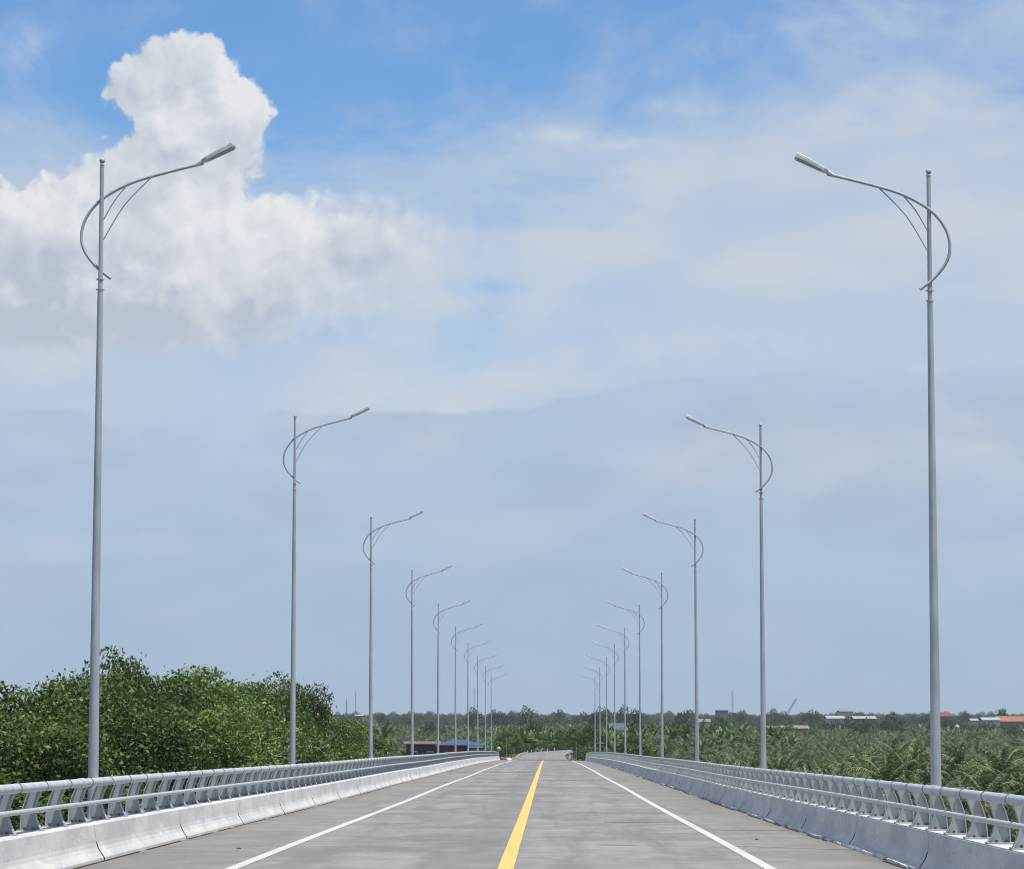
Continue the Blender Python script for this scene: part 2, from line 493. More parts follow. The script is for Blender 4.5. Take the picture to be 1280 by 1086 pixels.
class MB:
    """mesh collector"""
    def __init__(s): s.v = []; s.f = []; s.mi = []
    def add(s, vs, fs, m=0):
        b = len(s.v)
        s.v += [tuple(v) for v in vs]
        s.f += [tuple(i + b for i in f) for f in fs]
        s.mi += [m] * len(fs)
    def box(s, x0, x1, y0, y1, z0, z1, m=0):
        vs = [(x0, y0, z0), (x1, y0, z0), (x1, y1, z0), (x0, y1, z0), (x0, y0, z1), (x1, y0, z1), (x1, y1, z1), (x0, y1, z1)]
        s.add(vs, [(0, 3, 2, 1), (4, 5, 6, 7), (0, 1, 5, 4), (1, 2, 6, 5), (2, 3, 7, 6), (3, 0, 4, 7)], m)
    def tube(s, pts, rad, n=10, m=0, cap=True):
        pts = [Vector(p) for p in pts]
        if not hasattr(rad, '__len__'): rad = [rad] * len(pts)
        b = len(s.v)
        ref = None
        for i, p in enumerate(pts):
            t = (pts[min(i + 1, len(pts) - 1)] - pts[max(i - 1, 0)]).normalized()
            if ref is None:
                ref = Vector((1, 0, 0)) if abs(t.x) < .9 else Vector((0, 1, 0))
            a = (ref - t * ref.dot(t)).normalized(); ref = a
            c_ = t.cross(a)
            for k in range(n):
                th = 2 * math.pi * k / n
                s.v.append(tuple(p + (a * math.cos(th) + c_ * math.sin(th)) * rad[i]))
        for i in range(len(pts) - 1):
            for k in range(n):
                a0 = b + i * n + k; a1 = b + i * n + (k + 1) % n
                s.f.append((a0, a1, a1 + n, a0 + n)); s.mi.append(m)
        if cap:
            e = b + (len(pts) - 1) * n
            q = len(s.v)
            s.v += s.v[b:b + n] + s.v[e:e + n]
            s.f.append(tuple(q + k for k in reversed(range(n)))); s.mi.append(m)
            s.f.append(tuple(q + n + k for k in range(n))); s.mi.append(m)
    def sweep_poly(s, prof, y0, y1, m=0):
        """closed polygon in x,z extruded along y"""
        n = len(prof); b = len(s.v)
        s.v += [(x, y0, z) for x, z in prof] + [(x, y1, z) for x, z in prof]
        for k in range(n):
            k2 = (k + 1) % n
            s.f.append((b + k, b + k2, b + n + k2, b + n + k)); s.mi.append(m)
        s.f.append(tuple(b + k for k in reversed(range(n)))); s.mi.append(m)
        s.f.append(tuple(b + n + k for k in range(n))); s.mi.append(m)
    def mesh(s, name, mats, smooth=False):
        me = mesh_np(name, s.v, s.f, mats, s.mi)
        if smooth:
            me.polygons.foreach_set('use_smooth', np.array([len(p.vertices) == 4 for p in me.polygons], dtype=bool))
        return me

def fix_normals(me):
    import bmesh
    bm = bmesh.new(); bm.from_mesh(me)
    bmesh.ops.recalc_face_normals(bm, faces=bm.faces)
    bm.to_mesh(me); bm.free()
    return me

def lerp(a, b, t): return a + (b - a) * t
def sstep(a, b, x):
    t = np.clip((x - a) / (b - a), 0, 1)
    return t * t * (3 - 2 * t)

# ------------------------------------------------------------------ road profile
DECK_END = 325.0
def h_deck(y):
    """depth of the road below the eye"""
    h = 1.47 + .0113 * y + .009 * math.sin((y - 54) / 62 * 2 * math.pi)
    if y > 190: h += .0033 * (y - 190) ** 2 / (y - 190 + 60)
    return h
H_END = h_deck(DECK_END)
def h_road(y):
    if y <= DECK_END: return h_deck(y)
    return H_END + .10 + .0022 * (y - DECK_END)
def z_road(y, x=0.0): return EYE - h_road(y) - .008 * x
def x_road(y):
    return 0.0 if y < 360 else (y - 360) ** 3 / 108000.0

# ------------------------------------------------------------------ ground
_cl = [(x_road(float(y)), float(y), z_road(float(y))) for y in range(318, 520, 4)]
CLX = np.array([q[0] for q in _cl]); CLY = np.array([q[1] for q in _cl]); CLZ = np.array([q[2] for q in _cl])
def ground_z(X, Y):
    X = np.asarray(X, dtype=float); Y = np.asarray(Y, dtype=float)
    sh = X.shape
    X = X.ravel(); Y = Y.ravel()
    Z = .5 * np.sin(X * .021 + 1) * np.cos(Y * .017) + .25 * np.sin(X * .09) * np.sin(Y * .07 + 2)
    near = (Y > 290) & (Y < 560) & (np.abs(X) < 90)
    if near.any():
        xx = X[near]; yy = Y[near]
        d2 = (xx[:, None] - CLX[None]) ** 2 + (yy[:, None] - CLY[None]) ** 2
        k = d2.argmin(1); d = np.sqrt(d2[np.arange(len(k)), k]); zr = CLZ[k] - .12
        f = 1 - sstep(5.5, 17.0, d)
        z0 = Z[near]
        z1 = z0 + (zr - z0) * f
        # the village side of the embankment is filled up
        g = 3.6 * np.exp(-((xx + 16) / 16) ** 2 - ((yy - 425) / 55) ** 2)
        Z[near] = np.maximum(z1, z0 + g * (1 - f) + (z1 - z0) * f)
    return Z.reshape(sh)
def gz(x, y): return float(ground_z(np.array([x]), np.array([y]))[0])

def grid_axis(fine0, fine1, step, lo, hi):
    a = list(np.arange(fine0, fine1 + .1, step))
    s = step; q = fine1
    while q < hi: s *= 1.25; q += s; a.append(min(q, hi))
    s = step; q = fine0
    while q > lo: s *= 1.25; q -= s; a.insert(0, max(q, lo))
    return np.array(a)
gx = grid_axis(-60, 60, 2.5, -9000, 9000)
gy = grid_axis(290, 540, 3.0, -3000, 14000)
GX, GY = np.meshgrid(gx, gy)
GZ = ground_z(GX, GY)
nx, ny = len(gx), len(gy)
Vg = np.stack([GX.ravel(), GY.ravel(), GZ.ravel()], 1)
ii, jj = np.meshgrid(np.arange(nx - 1), np.arange(ny - 1))
a = (jj * nx + ii).ravel()
Fg = np.stack([a, a + 1, a + nx + 1, a + nx], 1)
tag(obj('ground', mesh_np('ground', Vg, Fg, [M_GROUND], smooth=True)), kind='structure')

# ------------------------------------------------------------------ bridge deck, road and markings
def ribbon(name, y0, y1, x0f, x1f, dz, mat, step=3.0, zf=z_road):
    ys = list(np.arange(y0, y1, step)) + [y1]
    v = []; f = []
    for i, y in enumerate(ys):
        a, b = x0f(y), x1f(y)
        v += [(a, y, zf(y, a) + dz), (b, y, zf(y, b) + dz)]
        if i: k = 2 * i; f.append((k - 2, k - 1, k + 1, k))
    return mesh_np(name, v, f, [mat])

Y0 = -14.0
XT = 5.00        # barrier toe
mb = MB()
ys = list(np.arange(Y0, DECK_END, 4.0)) + [DECK_END]
prof = [(-6.35, -.02), (-5.02, -.02), (5.02, -.02), (6.35, -.02), (6.35, -.32), (5.2, -.55), (4.6, -1.7), (-4.6, -1.7), (-5.2, -.55), (-6.35, -.32)]
n = len(prof)
for y in ys:
    mb.v += [(x, y, z_road(y, x) + z) for x, z in prof]
for i in range(len(ys) - 1):
    for k in range(n):
        mb.f.append((i * n + k, i * n + (k + 1) % n, (i + 1) * n + (k + 1) % n, (i + 1) * n + k)); mb.mi.append(0)
e = (len(ys) - 1) * n
mb.f.append(tuple(range(n))[::-1]); mb.mi.append(0)
mb.f.append(tuple(range(e, e + n))); mb.mi.append(0)
tag(obj('bridge_deck', fix_normals(mb.mesh('bridge_deck', [M_CONC]))), kind='structure')

road = tag(obj('road', ribbon('road', Y0, DECK_END, lambda y: -XT - .02, lambda y: XT + .02, 0, M_ASPHALT)), kind='structure')
tag(obj('centre_line', ribbon('centre_line', Y0, DECK_END, lambda y: -.095, lambda y: .095, .005, M_YELLOWPAINT), road))
for s in (-1, 1):
    tag(obj('edge_line', ribbon('edge_line', Y0, DECK_END, lambda y: s * 3.2 - .075, lambda y: s * 3.2 + .075, .005, M_WHITEPAINT), road))
# tar filled transverse joints of the deck
for y, xa, xb, wd in [(172, .2, 3.05, 1.9), (150, -4.9, -.25, 1.7), (199, -4.9, -.25, 1.6), (82.5, -3.05, -1.0, .28), (197, .2, 4.9, 1.3), (118, .2, 4.9, .7), (108, -4.9, -.25, .5), (247, -3.05, 3.05, 2.2), (53.6, 1.6, 3.05, .16), (49, 3.4, 4.8, .13)]:
    obj('tar_joint', ribbon('tar_joint', y - wd, y, lambda q: xa, lambda q: xb, .0025, M_TAR, .5), road)
# approach road on the embankment
def xr_l(y): return x_road(y) - 3.0 - .5 * max(0, 1 - (y - DECK_END) / 25)
def xr_r(y): return x_road(y) + 2.9 + .3 * max(0, 1 - (y - DECK_END) / 25)
app = tag(obj('approach_road', ribbon('approach_road', DECK_END + .45, 520, xr_l, xr_r, .0, M_ASPHALT)), kind='structure')
obj('asphalt_patch', ribbon('asphalt_patch', DECK_END + .5, DECK_END + 13, lambda y: xr_l(y) + .02, lambda y: xr_r(y) - .02, .005, M_TAR), app)
ej = MB(); ej.box(-4.97, 4.97, DECK_END + .02, DECK_END + .43, z_road(DECK_END) - .3, z_road(DECK_END) - .06)
tag(obj('expansion_joint', ej.mesh('expansion_joint', [M_DARKGAP]), road))
# transverse concrete edge of the abutment
ab = MB(); ab.box(-6.35, 6.35, DECK_END + .46, DECK_END + 1.2, z_road(DECK_END) - 4, z_road(DECK_END) - .22)
tag(obj('bridge_abutment', ab.mesh('bridge_abutment', [M_CONC])), kind='structure')

# ------------------------------------------------------------------ concrete barriers
SEG = 7.8
def barrier_seg(side, length):
    m = MB(); s = side
    pr = [(XT, -.01), (XT + .006, .035), (XT + .03, .07), (XT + .062, .115), (XT + .088, .165), (XT + .104, .22), (XT + .113, .28), (XT + .135, .435), (XT + .15, .45), (XT + .535, .45), (XT + .55, .435), (XT + .55, -.30), (XT, -.30)]
    pr = [(s * x, z) for x, z in pr]
    m.sweep_poly(pr, .011, length - .011)
    return fix_normals(m.mesh('barrier_segment', [M_BARRIER]))
def notch_mesh(side):
    m = MB(); s = side
    pr = [(XT - .004, -.008), (XT + .002, .036), (XT + .026, .072), (XT + .058, .117), (XT + .084, .167), (XT + .100, .222), (XT + .15, .235), (XT + .12, -.008)]
    m.sweep_poly([(s * x, z) for x, z in pr], -.028, .028)
    m.sweep_poly([(s * x, z) for x, z in [(XT + .14, .2), (XT + .14, .442), (XT + .46, .442), (XT + .46, .2)]], -.010, .010)
    return fix_normals(m.mesh('joint_filler', [M_DARKGAP]))
nseg = int((DECK_END - (-4.8)) // SEG)
for side, lab in ((-1, 'sunlit whitewashed concrete barrier with dark joints along the left side of the bridge'),
                  (1, 'shaded grey concrete barrier with dark joints along the right side of the bridge')):
    root = empty('concrete_barrier', (0, 0, z_road(0)))
    tag(root, lab, 'barrier')
    segm = barrier_seg(side, SEG); nm = notch_mesh(side)
    for k in range(nseg):
        ya = 34.2 - SEG * 5 + k * SEG - .05 * (side > 0) * 14
        yb = min(ya + SEG, DECK_END)
        za, zb = z_road(ya, side * 5.5), z_road(yb, side * 5.5)
        sl = math.atan((zb - za) / (yb - ya))
        sc = (yb - ya) / SEG
        o = obj('barrier_segment', segm, root, (0, ya, za - z_road(0)), (sl, 0, 0), (1, sc, 1))
        obj('joint_filler', nm, o, (0, 0, 0), (0, 0, 0), (1, 1, 1))
    last = DECK_END
# broken white lip of spilled mortar at the foot of the right barrier, thin gutter gap at the left, broken dark strip on the road at the right
rnd = random.Random(5)
for side in (1, -1):
    m = MB(); y = Y0 + 2
    mdark = MB()
    while y < 318:
        ln = rnd.uniform(.8, 3.6)
        if (side > 0 and rnd.random() < .68):
            wd = rnd.uniform(.035, .085)
            x0 = side * (XT - wd); x1 = side * XT
            yy = y; steps = max(2, int(ln / .5))
            for i in range(steps):
                ya = y + ln * i / steps; yb = y + ln * (i + 1) / steps
                jitter = rnd.uniform(-.02, .02)
                xa, xb = sorted((x0 + jitter, x1))
                za = z_road(ya, x0); 
                m.box(xa, xb, ya, yb, za - .03, za + .028 + rnd.uniform(-.008, .012))
        if (side < 0 and rnd.random() < .8) or (side > 0 and rnd.random() < .5):
            wd = rnd.uniform(.02, .05) * (1 if side < 0 else 1.2)
            off = 0 if side < 0 else .09
            xa, xb = sorted((side * (XT - wd - off), side * (XT - off)))
            mdark.add([(xa, y, z_road(y, xa) + .006), (xb, y, z_road(y, xb) + .006), (xb, y + ln, z_road(y + ln, xb) + .006), (xa, y + ln, z_road(y + ln, xa) + .006)], [(0, 1, 2, 3)])
        y += ln + rnd.uniform(.0, .8)
    if side > 0:
        obj('mortar_lip', m.mesh('mortar_lip', [M_LIP]), road)['kind'] = 'stuff'
    obj('gutter_dark_strip', mdark.mesh('gutter_dark_strip', [M_DARKGAP]), road)['kind'] = 'stuff'

# ------------------------------------------------------------------ bridge railings
XR = 5.25        # tube centre
TZ = .955       # tube height over the road
PS_ = 1.56
def railing_post_mesh(side):
    """curved I-section post; x outward, z from the barrier top, y along the bridge"""
    m = MB()
    fr = [(.022, .0), (.048, .05), (.078, .12), (.094, .19), (.092, .26), (.064, .36), (.014, .455)]
    bk = [(.240, .0), (.238, .05), (.234, .12), (.228, .19), (.214, .26), (.182, .36), (.135, .455)]
    # web
    t = .007
    n = len(fr); b = len(m.v)
    for yy in (-t, t):
        for (xa, za), (xb, zb) in zip(fr, bk):
            m.v += [(side * xa, yy, za), (side * xb, yy, zb)]
    for i in range(n - 1):
        for o in (0, 2 * n):
            k = b + o + 2 * i
            m.f.append((k, k + 1, k + 3, k + 2)); m.mi.append(0)
    # flanges
    for line, sgn in ((fr, -1), (bk, 1)):
        b = len(m.v)
        for (x, z) in line:
            for ox in (0, .012 * sgn):
                for yy in (-.052, .052):
                    m.v.append((side * (x + ox), yy, z))
        for i in range(len(line) - 1):
            k = b + 4 * i
            for q in ((0, 1, 5, 4), (2, 6, 7, 3), (0, 4, 6, 2), (1, 3, 7, 5)):
                m.f.append(tuple(k + j for j in q)); m.mi.append(0)
    return fix_normals(m.mesh('railing_post', [M_POST]))
def collar_mesh():
    m = MB()
    m.tube([(0, -.008, 0), (0, .008, 0)], .064, 18)
    return m.mesh('collar', [M_RING], True)
def base_plate_mesh(side):
    m = MB()
    xa, xb = sorted((side * -.01, side * .285))
    m.box(xa, xb, -.085, .085, .001, .017)
    for x in (.095, .20):
        for yy in (-.05, .05):
            m.tube([(side * x, yy, .017), (side * x, yy, .045)], .014, 8, 1)
    return m.mesh('base_plate', [M_POST, M_BOLT])
END_DROP0 = DECK_END - 13
def rail_drop(y):
    if y < END_DROP0: return 0.0
    q = (y - END_DROP0) / (DECK_END - .5 - END_DROP0)
    return .42 * q * q
cm = collar_mesh()
for side, lab in ((-1, 'grey steel tube railing on curved posts along the left side of the bridge'),
                  (1, 'grey steel tube railing on curved posts along the right side of the bridge')):
    root = empty('bridge_railing', (side * XR, 0, z_road(0, side * XR)))
    tag(root, lab, 'railing')
    z00 = root.location.z
    pm = railing_post_mesh(side); bpm = base_plate_mesh(side)
    mm = MB(); mm.box(*sorted((side * -.005, side * .03)), -.03, .03, .243, .277)
    ys = list(np.arange(-6, DECK_END - .5, 2.0)) + [DECK_END - .5]
    for nm, ox, oz, r in (('top_rail', 0, TZ, .054), ('middle_rail', .022, .45 + .245, .031)):
        t = MB()
        dr = (lambda y: rail_drop(y)) if nm == 'top_rail' else (lambda y: rail_drop(y) * .45)
        t.tube([(side * ox, y, z_road(y, side * XR) - z00 + oz - dr(y)) for y in ys], r, 18)
        obj(nm, t.mesh(nm, [M_RAIL], True), root)
    # expansion sleeves of the tube: slightly thicker short lengths
    for y in np.arange(34.2 - .35, DECK_END - 14, SEG * 3):
        sl = MB(); sl.tube([(0, -.13, .13 * .0113), (0, .13, -.13 * .0113)], .062, 18)
        obj('rail_sleeve', sl.mesh('rail_sleeve', [M_RAIL], True), root, (0, y, z_road(y, side * XR) - z00 + TZ))
    y = 34.45 - PS_ * 16 if side < 0 else 33.0 - PS_ * 16
    while y < DECK_END - .6:
        zz = z_road(y, side * XR) - z00
        d = rail_drop(y)
        p = obj('railing_post', pm, root, (0, y, zz + .467), (0, 0, 0), (1, 1, max(.25, (.49 - d) / .49)))
        c_ = obj('collar', cm, p, (0, 0, (TZ - .467 - d) / p.scale.z), (0, 0, 0), (1, 1, 1 / p.scale.z))
        if y < 120:
            obj('base_plate', bpm, p, (0, 0, -.017))
        y += PS_

# ------------------------------------------------------------------ street lamps
ARM = [(-1.47, -.08), (-1.30, -.12), (-1.02, -.19), (-.72, -.27), (-.475, -.345), (-.23, -.455), (0, -.60), (.145, -.745), (.24, -.90), (.285, -1.05), (.29, -1.15),
       (.28, -1.26), (.22, -1.40), (.115, -1.54), (0, -1.655), (-.07, -1.71), (-.145, -1.765)]
def catmull(p, k=4):
    out = []
    for i in range(len(p) - 1):
        p0 = Vector(p[max(i - 1, 0)]); p1 = Vector(p[i]); p2 = Vector(p[i + 1]); p3 = Vector(p[min(i + 2, len(p) - 1)])
        for j in range(k):
            t = j / k
            out.append(.5 * ((2 * p1) + (-p0 + p2) * t + (2 * p0 - 5 * p1 + 4 * p2 - p3) * t * t + (-p0 + 3 * p1 - 3 * p2 + p3) * t ** 3))
    out.append(Vector(p[-1]))
    return out
LH = 9.86
def make_lamp():
    """arm points to -x (for the right-hand row); root at the deck edge, top of the ball at LH"""
    root = empty('street_lamp')
    t = MB()
    zt = LH
    t.tube([(0, 0, .03), (0, 0, 2.0), (0, 0, 5.0), (0, 0, zt - 1.93)], [.079, .070, .055, .041], 18)
    obj('pole', t.mesh('pole', [M_POLE], True), root)
    t = MB()
    t.tube([(0, 0, zt - 1.93), (0, 0, zt - .095)], [.034, .030], 16)
    obj('upper_pole', t.mesh('upper_pole', [M_POLE], True), root)
    for z in (zt - 1.93, zt - 1.78):
        c_ = MB(); c_.tube([(0, 0, z - .010), (0, 0, z + .010)], .046, 16)
        c_.box(-.060, .060, -.010, .010, z - .008, z + .008)
        obj('pole_collar', c_.mesh('pole_collar', [M_POLE], True), root)
    t = MB()
    rs = [(.036, -.105), (.036, -.09), (.020, -.085), (.022, -.075)]
    for i in range(9):
        th = -math.pi / 2 + .5 + (math.pi - .5) * i / 8
        rs.append((max(.002, .042 * math.cos(th)), -.040 + .042 * math.sin(th)))
    t.tube([(0, 0, zt + z) for r, z in rs], [r for r, z in rs], 14)
    obj('finial', t.mesh('finial', [M_POLE], True), root)
    t = MB()
    pts = [(x, .030, zt + z) for x, z in [(v.x, v.y) for v in catmull([(a, b, 0) for a, b in ARM])]]
    t.tube(pts, .0225, 12)
    arm = obj('arm', t.mesh('arm', [M_POLE], True), root)
    for a_, b_, mid in (((-.72, -.28), (-.03, -1.20), (-.33, -.69)), ((-.36, -.405), (-.03, -.90), (-.185, -.625))):
        t = MB(); t.tube([(p.x, .014, zt + p.y) for p in catmull([(a_[0], a_[1], 0), (mid[0], mid[1], 0), (b_[0], b_[1], 0)])], .0095, 8)
        obj('strut', t.mesh('strut', [M_POLE], True), root)
    # luminaire: a slim wedge, thicker at the outer end
    L = .52
    ang = math.atan2(.25, -.50)
    head = obj('lamp_head', None, root)
    t = MB()
    secs = [(0, .045, .020, .022), (.03, .075, .026, .028), (.07, .095, .032, .030), (.30, .110, .038, .038), (.50, .115, .040, .046), (.52, .108, .036, .040)]
    ring = [(1, -1), (1, -.2), (.97, .45), (.80, .80), (.45, .97), (0, 1), (-.45, .97), (-.80, .80), (-.97, .45), (-1, -.2), (-1, -1), (0, -1)]
    nseg_ = 12
    b = len(t.v)
    for u, wdt, th, tb in secs:
        for cx, cz in ring:
            t.v.append((-u, wdt * cx, th * cz if cz > 0 else tb * cz))
    for i in range(len(secs) - 1):
        for k in range(nseg_):
            a0 = b + i * nseg_ + k; a1 = b + i * nseg_ + (k + 1) % nseg_
            t.f.append((a0, a1, a1 + nseg_, a0 + nseg_)); t.mi.append(0)
    t.f.append(tuple(b + k for k in range(nseg_))); t.mi.append(0)
    t.f.append(tuple(b + (len(secs) - 1) * nseg_ + k for k in reversed(range(nseg_)))); t.mi.append(0)
    hm = fix_normals(t.mesh('lamp_head', [M_HEAD]))
    bpy.data.objects.remove(head)
    head = obj('lamp_head', hm, root, (-1.455, .03, zt - .045), (0, math.atan2(.265, .50), 0))
    l = MB(); l.add([(-.09, -.08, -.033), (-.09, .08, -.033), (-.485, .098, -.051), (-.485, -.098, -.051), (-.09, -.08, -.020), (-.09, .08, -.020), (-.485, .098, -.030), (-.485, -.098, -.030)], [(0, 1, 2, 3), (4, 7, 6, 5), (0, 4, 5, 1), (1, 5, 6, 2), (2, 6, 7, 3), (3, 7, 4, 0)])
    obj('lens', l.mesh('lens', [M_LENS]), head)
    s_ = MB(); s_.tube([(.09, 0, -.012), (.02, 0, -.006), (-.05, 0, 0)], [.030, .033, .036], 12)
    obj('socket', s_.mesh('socket', [M_HEAD], True), head)
    fl = MB(); fl.box(-.17, .17, -.17, .17, 0, .025)
    for x in (-.13, .13):
        for yy in (-.13, .13): fl.tube([(x, yy, .025), (x, yy, .07)], .014, 8, 1)
    for k in range(4):
        a_ = k * math.pi / 2
        c0, s0 = math.cos(a_), math.sin(a_)
        fl.add([(c0 * .08, s0 * .08, .025), (c0 * .15, s0 * .15, .025), (c0 * .08, s0 * .08, .18)], [(0, 1, 2)])
    obj('base_plate', fl.mesh('base_plate', [M_POLE, M_BOLT]), root)
    hb = MB(); hb.box(-.084, -.074, -.05, .05, .5, .85)
    obj('hatch', hb.mesh('hatch', [M_POLE]), root)
    return root
ORD = ['nearest', 'second nearest', 'third nearest', 'fourth nearest', 'fifth nearest', 'sixth nearest', 'seventh nearest', 'eighth nearest', 'ninth nearest', 'farthest']
proto = make_lamp()
first = True
DZ = {(1, 1): -.045, (1, 2): -.09, (-1, 1): 0.05, (-1, 2): .06, (-1, 4): .03}
rl = random.Random(3)
for side in (-1, 1):
    for k in range(1, 11):
        o = proto if first else copy_tree(proto)
        first = False
        y = 31 * (k + .26)
        x = side * 6.0 + {(-1, 1): .04, (1, 1): 0}.get((side, k), 0)
        o.location = (x, y, z_road(y, x) - .02 + DZ.get((side, k), 0))
        o.rotation_euler = (rl.uniform(-.005, .005), rl.uniform(-.0035, .0035), (math.pi if side < 0 else 0) + rl.uniform(-.03, .03))
        if side < 0:
            o.scale = (1, -1, 1)
        sd_ = 'left' if side < 0 else 'right'
        tag(o, f'{ORD[k-1]} galvanised street lamp with curved arm behind the {sd_} railing', 'street lamp', f'street lamps along the {sd_} railing')

# ------------------------------------------------------------------ vegetation meshes
def rng(seed): return np.random.default_rng(seed)
def leaf_quads(r, C, size, up=.5, aspect=.55):
    """rhombic leaves at centres C"""
    n_ = len(C)
    nrm = r.normal(size=(n_, 3)); nrm[:, 2] += up * 2
    nrm /= np.linalg.norm(nrm, axis=1, keepdims=True)
    t = r.normal(size=(n_, 3)); t -= nrm * (t * nrm).sum(1, keepdims=True)
    t /= np.linalg.norm(t, axis=1, keepdims=True)
    b = np.cross(nrm, t)
    s = (size * r.uniform(.65, 1.3, n_))[:, None]
    fold = nrm * s * .18
    P0 = C - t * s * .5; P1 = C + b * s * aspect * .5 + fold * .5; P2 = C + t * s * .5; P3 = C - b * s * aspect * .5 + fold * .5
    V_ = np.stack([P0, P1, P2, P3], 1).reshape(-1, 3)
    F_ = np.arange(n_ * 4).reshape(-1, 4)
    return V_, F_

def clump_tree(seed, height, radius, base, nclump, nleaf, lsize, cl_r, flat=.8):
    """returns crown (V,F) and the list of clump centres"""
    r = rng(seed)
    cz = (height + base) / 2; hz = (height - base) / 2
    cs = []
    while len(cs) < nclump:
        q = r.uniform(-1, 1, 3)
        l = np.linalg.norm(q)
        if l > 1 or l < r.uniform(.25, .75): continue
        w_ = radius * (1 - .35 * max(0, q[2]) ** 2) * (1 + .25 * math.sin(3 * math.atan2(q[1], q[0]) + seed))
        zz = cz + q[2] * (hz - cl_r * .6)
        cs.append((q[0] * (w_ - cl_r * .5), q[1] * (w_ - cl_r * .5), zz))
    cs = np.array(cs)
    rs = r.uniform(.6, 1.25, nclump) * cl_r
    allC = []
    for c_, rr in zip(cs, rs):
        k = int(nleaf * (rr / cl_r) ** 2)
        d = r.normal(size=(k, 3)); d /= np.linalg.norm(d, axis=1, keepdims=True)
        rad = rr * r.uniform(.35, 1.08, k) ** .6
        # twigs poke out of the clump
        poke = r.random(k) < .06
        rad[poke] *= r.uniform(1.1, 1.45, poke.sum())
        p = c_ + d * rad[:, None] * np.array([1, 1, flat])
        allC.append(p)
    C = np.concatenate(allC)
    return leaf_quads(r, C, lsize), cs, rs

def branches_mesh(seed, cs, height, base, trunk_r, fine=True, lean=0.0):
    r = random.Random(seed)
    trunk = MB(); 
    th = base + (height - base) * .55
    pts = [(0, 0, -.4)]
    x = y = 0
    for i in range(1, 7):
        x += r.uniform(-.25, .25); y += r.uniform(-.25, .25)
        pts.append((x, y, th * i / 6))
    trunk.tube(pts, [trunk_r * (1 - .11 * i) for i in range(7)], 7)
    limbs = MB()
    for c_ in cs:
        s = pts[r.randint(2, 6)]
        if s[2] > c_[2]: s = pts[2]
        mid = ((s[0] + c_[0]) / 2 + r.uniform(-.4, .4), (s[1] + c_[1]) / 2 + r.uniform(-.4, .4), (s[2] + c_[2]) / 2 + r.uniform(-.1, .7))
        limbs.tube([s, mid, tuple(c_)], [trunk_r * .34, trunk_r * .22, trunk_r * .10], 5, cap=False)
        if fine:
            for _ in range(4):
                e = (c_[0] + r.uniform(-1, 1), c_[1] + r.uniform(-1, 1), c_[2] + r.uniform(-.4, .75))
                limbs.tube([tuple(c_), e], [trunk_r * .12, .022], 4, cap=False)
    return trunk, limbs

def tree_kind(seed, height, radius, base, ncl, nlf, ls, clr, mat, trunk_r=.2, fine=True):
    (V_, F_), cs, rs = clump_tree(seed, height, radius, base, ncl, nlf, ls, clr)
    crown = mesh_np('crown', V_, F_, [mat])
    tr, li = branches_mesh(seed, cs, height, base, trunk_r, fine)
    return crown, tr.mesh('trunk', [M_BARK], True), li.mesh('limbs', [M_BARK], True)

big = [tree_kind(10 + i, 14.0, 4.4 + .3 * (i % 3), 3.0, 60, 640, .225, 1.38, M_LEAF, .22) for i in range(5)]
far = [tree_kind(40 + i, 12.0, 4.6, 2.0, 30, 80, .75, 1.7, M_TREE, .3, False) for i in range(4)]
mid_ = [tree_kind(70 + i, 9.0, 3.6, 1.0, 44, 150, .36, 1.1, M_LEAF, .15, False) for i in range(3)]

def place_tree(kind, x, y, h, base_h, label, group, width=1.0, name='broadleaf_tree', cat='tree', seed=0, rot=None, z=None):
    r = random.Random(seed * 7 + 1)
    cr, tr, li = kind
    o = empty(name, (x, y, gz(x, y) if z is None else z), (0, 0, rot if rot is not None else r.uniform(0, 6.28)))
    s = h / base_h
    o.scale = (s * width, s * width, s)
    tag(o, label, cat, group)
    obj('crown', cr, o); obj('trunk', tr, o); obj('limbs', li, o)
    return o

def at(px, d):
    """lateral position of a photo column at distance d"""
    return (px - 684) * d / FPX + .5
def zat(py, d):
    """height of a photo row at distance d"""
    return EYE + (892 - py) * d / FPX

# left riverside trees
LT = [(-70, 846, 104, 1.0), (14, 846, 108, .95), (78, 830, 116, .9), (150, 808, 122, .78), (120, 838, 112, .9), (206, 822, 134, .9), (262, 824, 146, 1.0), (322, 838, 160, .9),
      (350, 840, 176, .8), (382, 853, 196, .75), (180, 862, 110, 1.0), (406, 880, 222, .85), (434, 891, 246, .95), (300, 872, 140, 1.0), (40, 890, 96, 1.0), (232, 862, 122, .9), (456, 904, 262, .9), (370, 888, 178, 1.0),
      (-160, 850, 108, 1.0), (-250, 840, 112, 1.0), (420, 915, 215, 1.0), (345, 905, 165, 1.0), (100, 890, 98, .9)]
LBL = ['dense green riverside tree at the far left edge behind the railing', 'rounded riverside tree left of the nearest left lamp', 'leafy riverside tree just left of the nearest left lamp pole',
       'tallest riverside tree, its open top just right of the nearest left lamp', 'riverside tree right behind the nearest left lamp pole', 'broad riverside tree right of the tallest one', 'flat-topped riverside tree midway between the two nearest left lamps',
       'riverside tree with a sparse tip left of the second left lamp', 'riverside tree directly left of the second left lamp pole', 'small-topped tree just right of the second left lamp pole',
       'lower tree in front of the tallest riverside tree', 'low rounded tree between the second and third left lamps', 'low tree left of the third left lamp', 'lower tree in front of the flat-topped tree row',
       'low dense tree in front at the left edge', 'lower tree below the broad riverside tree', 'lowest tree at the right end of the riverside row', 'lower tree behind the railing at the second left lamp',
       'riverside tree outside the left edge', 'outermost riverside tree beyond the left edge', 'low tree in front of the right end of the riverside row', 'low tree in front left of the second left lamp', 'low tree in front of the nearest left lamp']
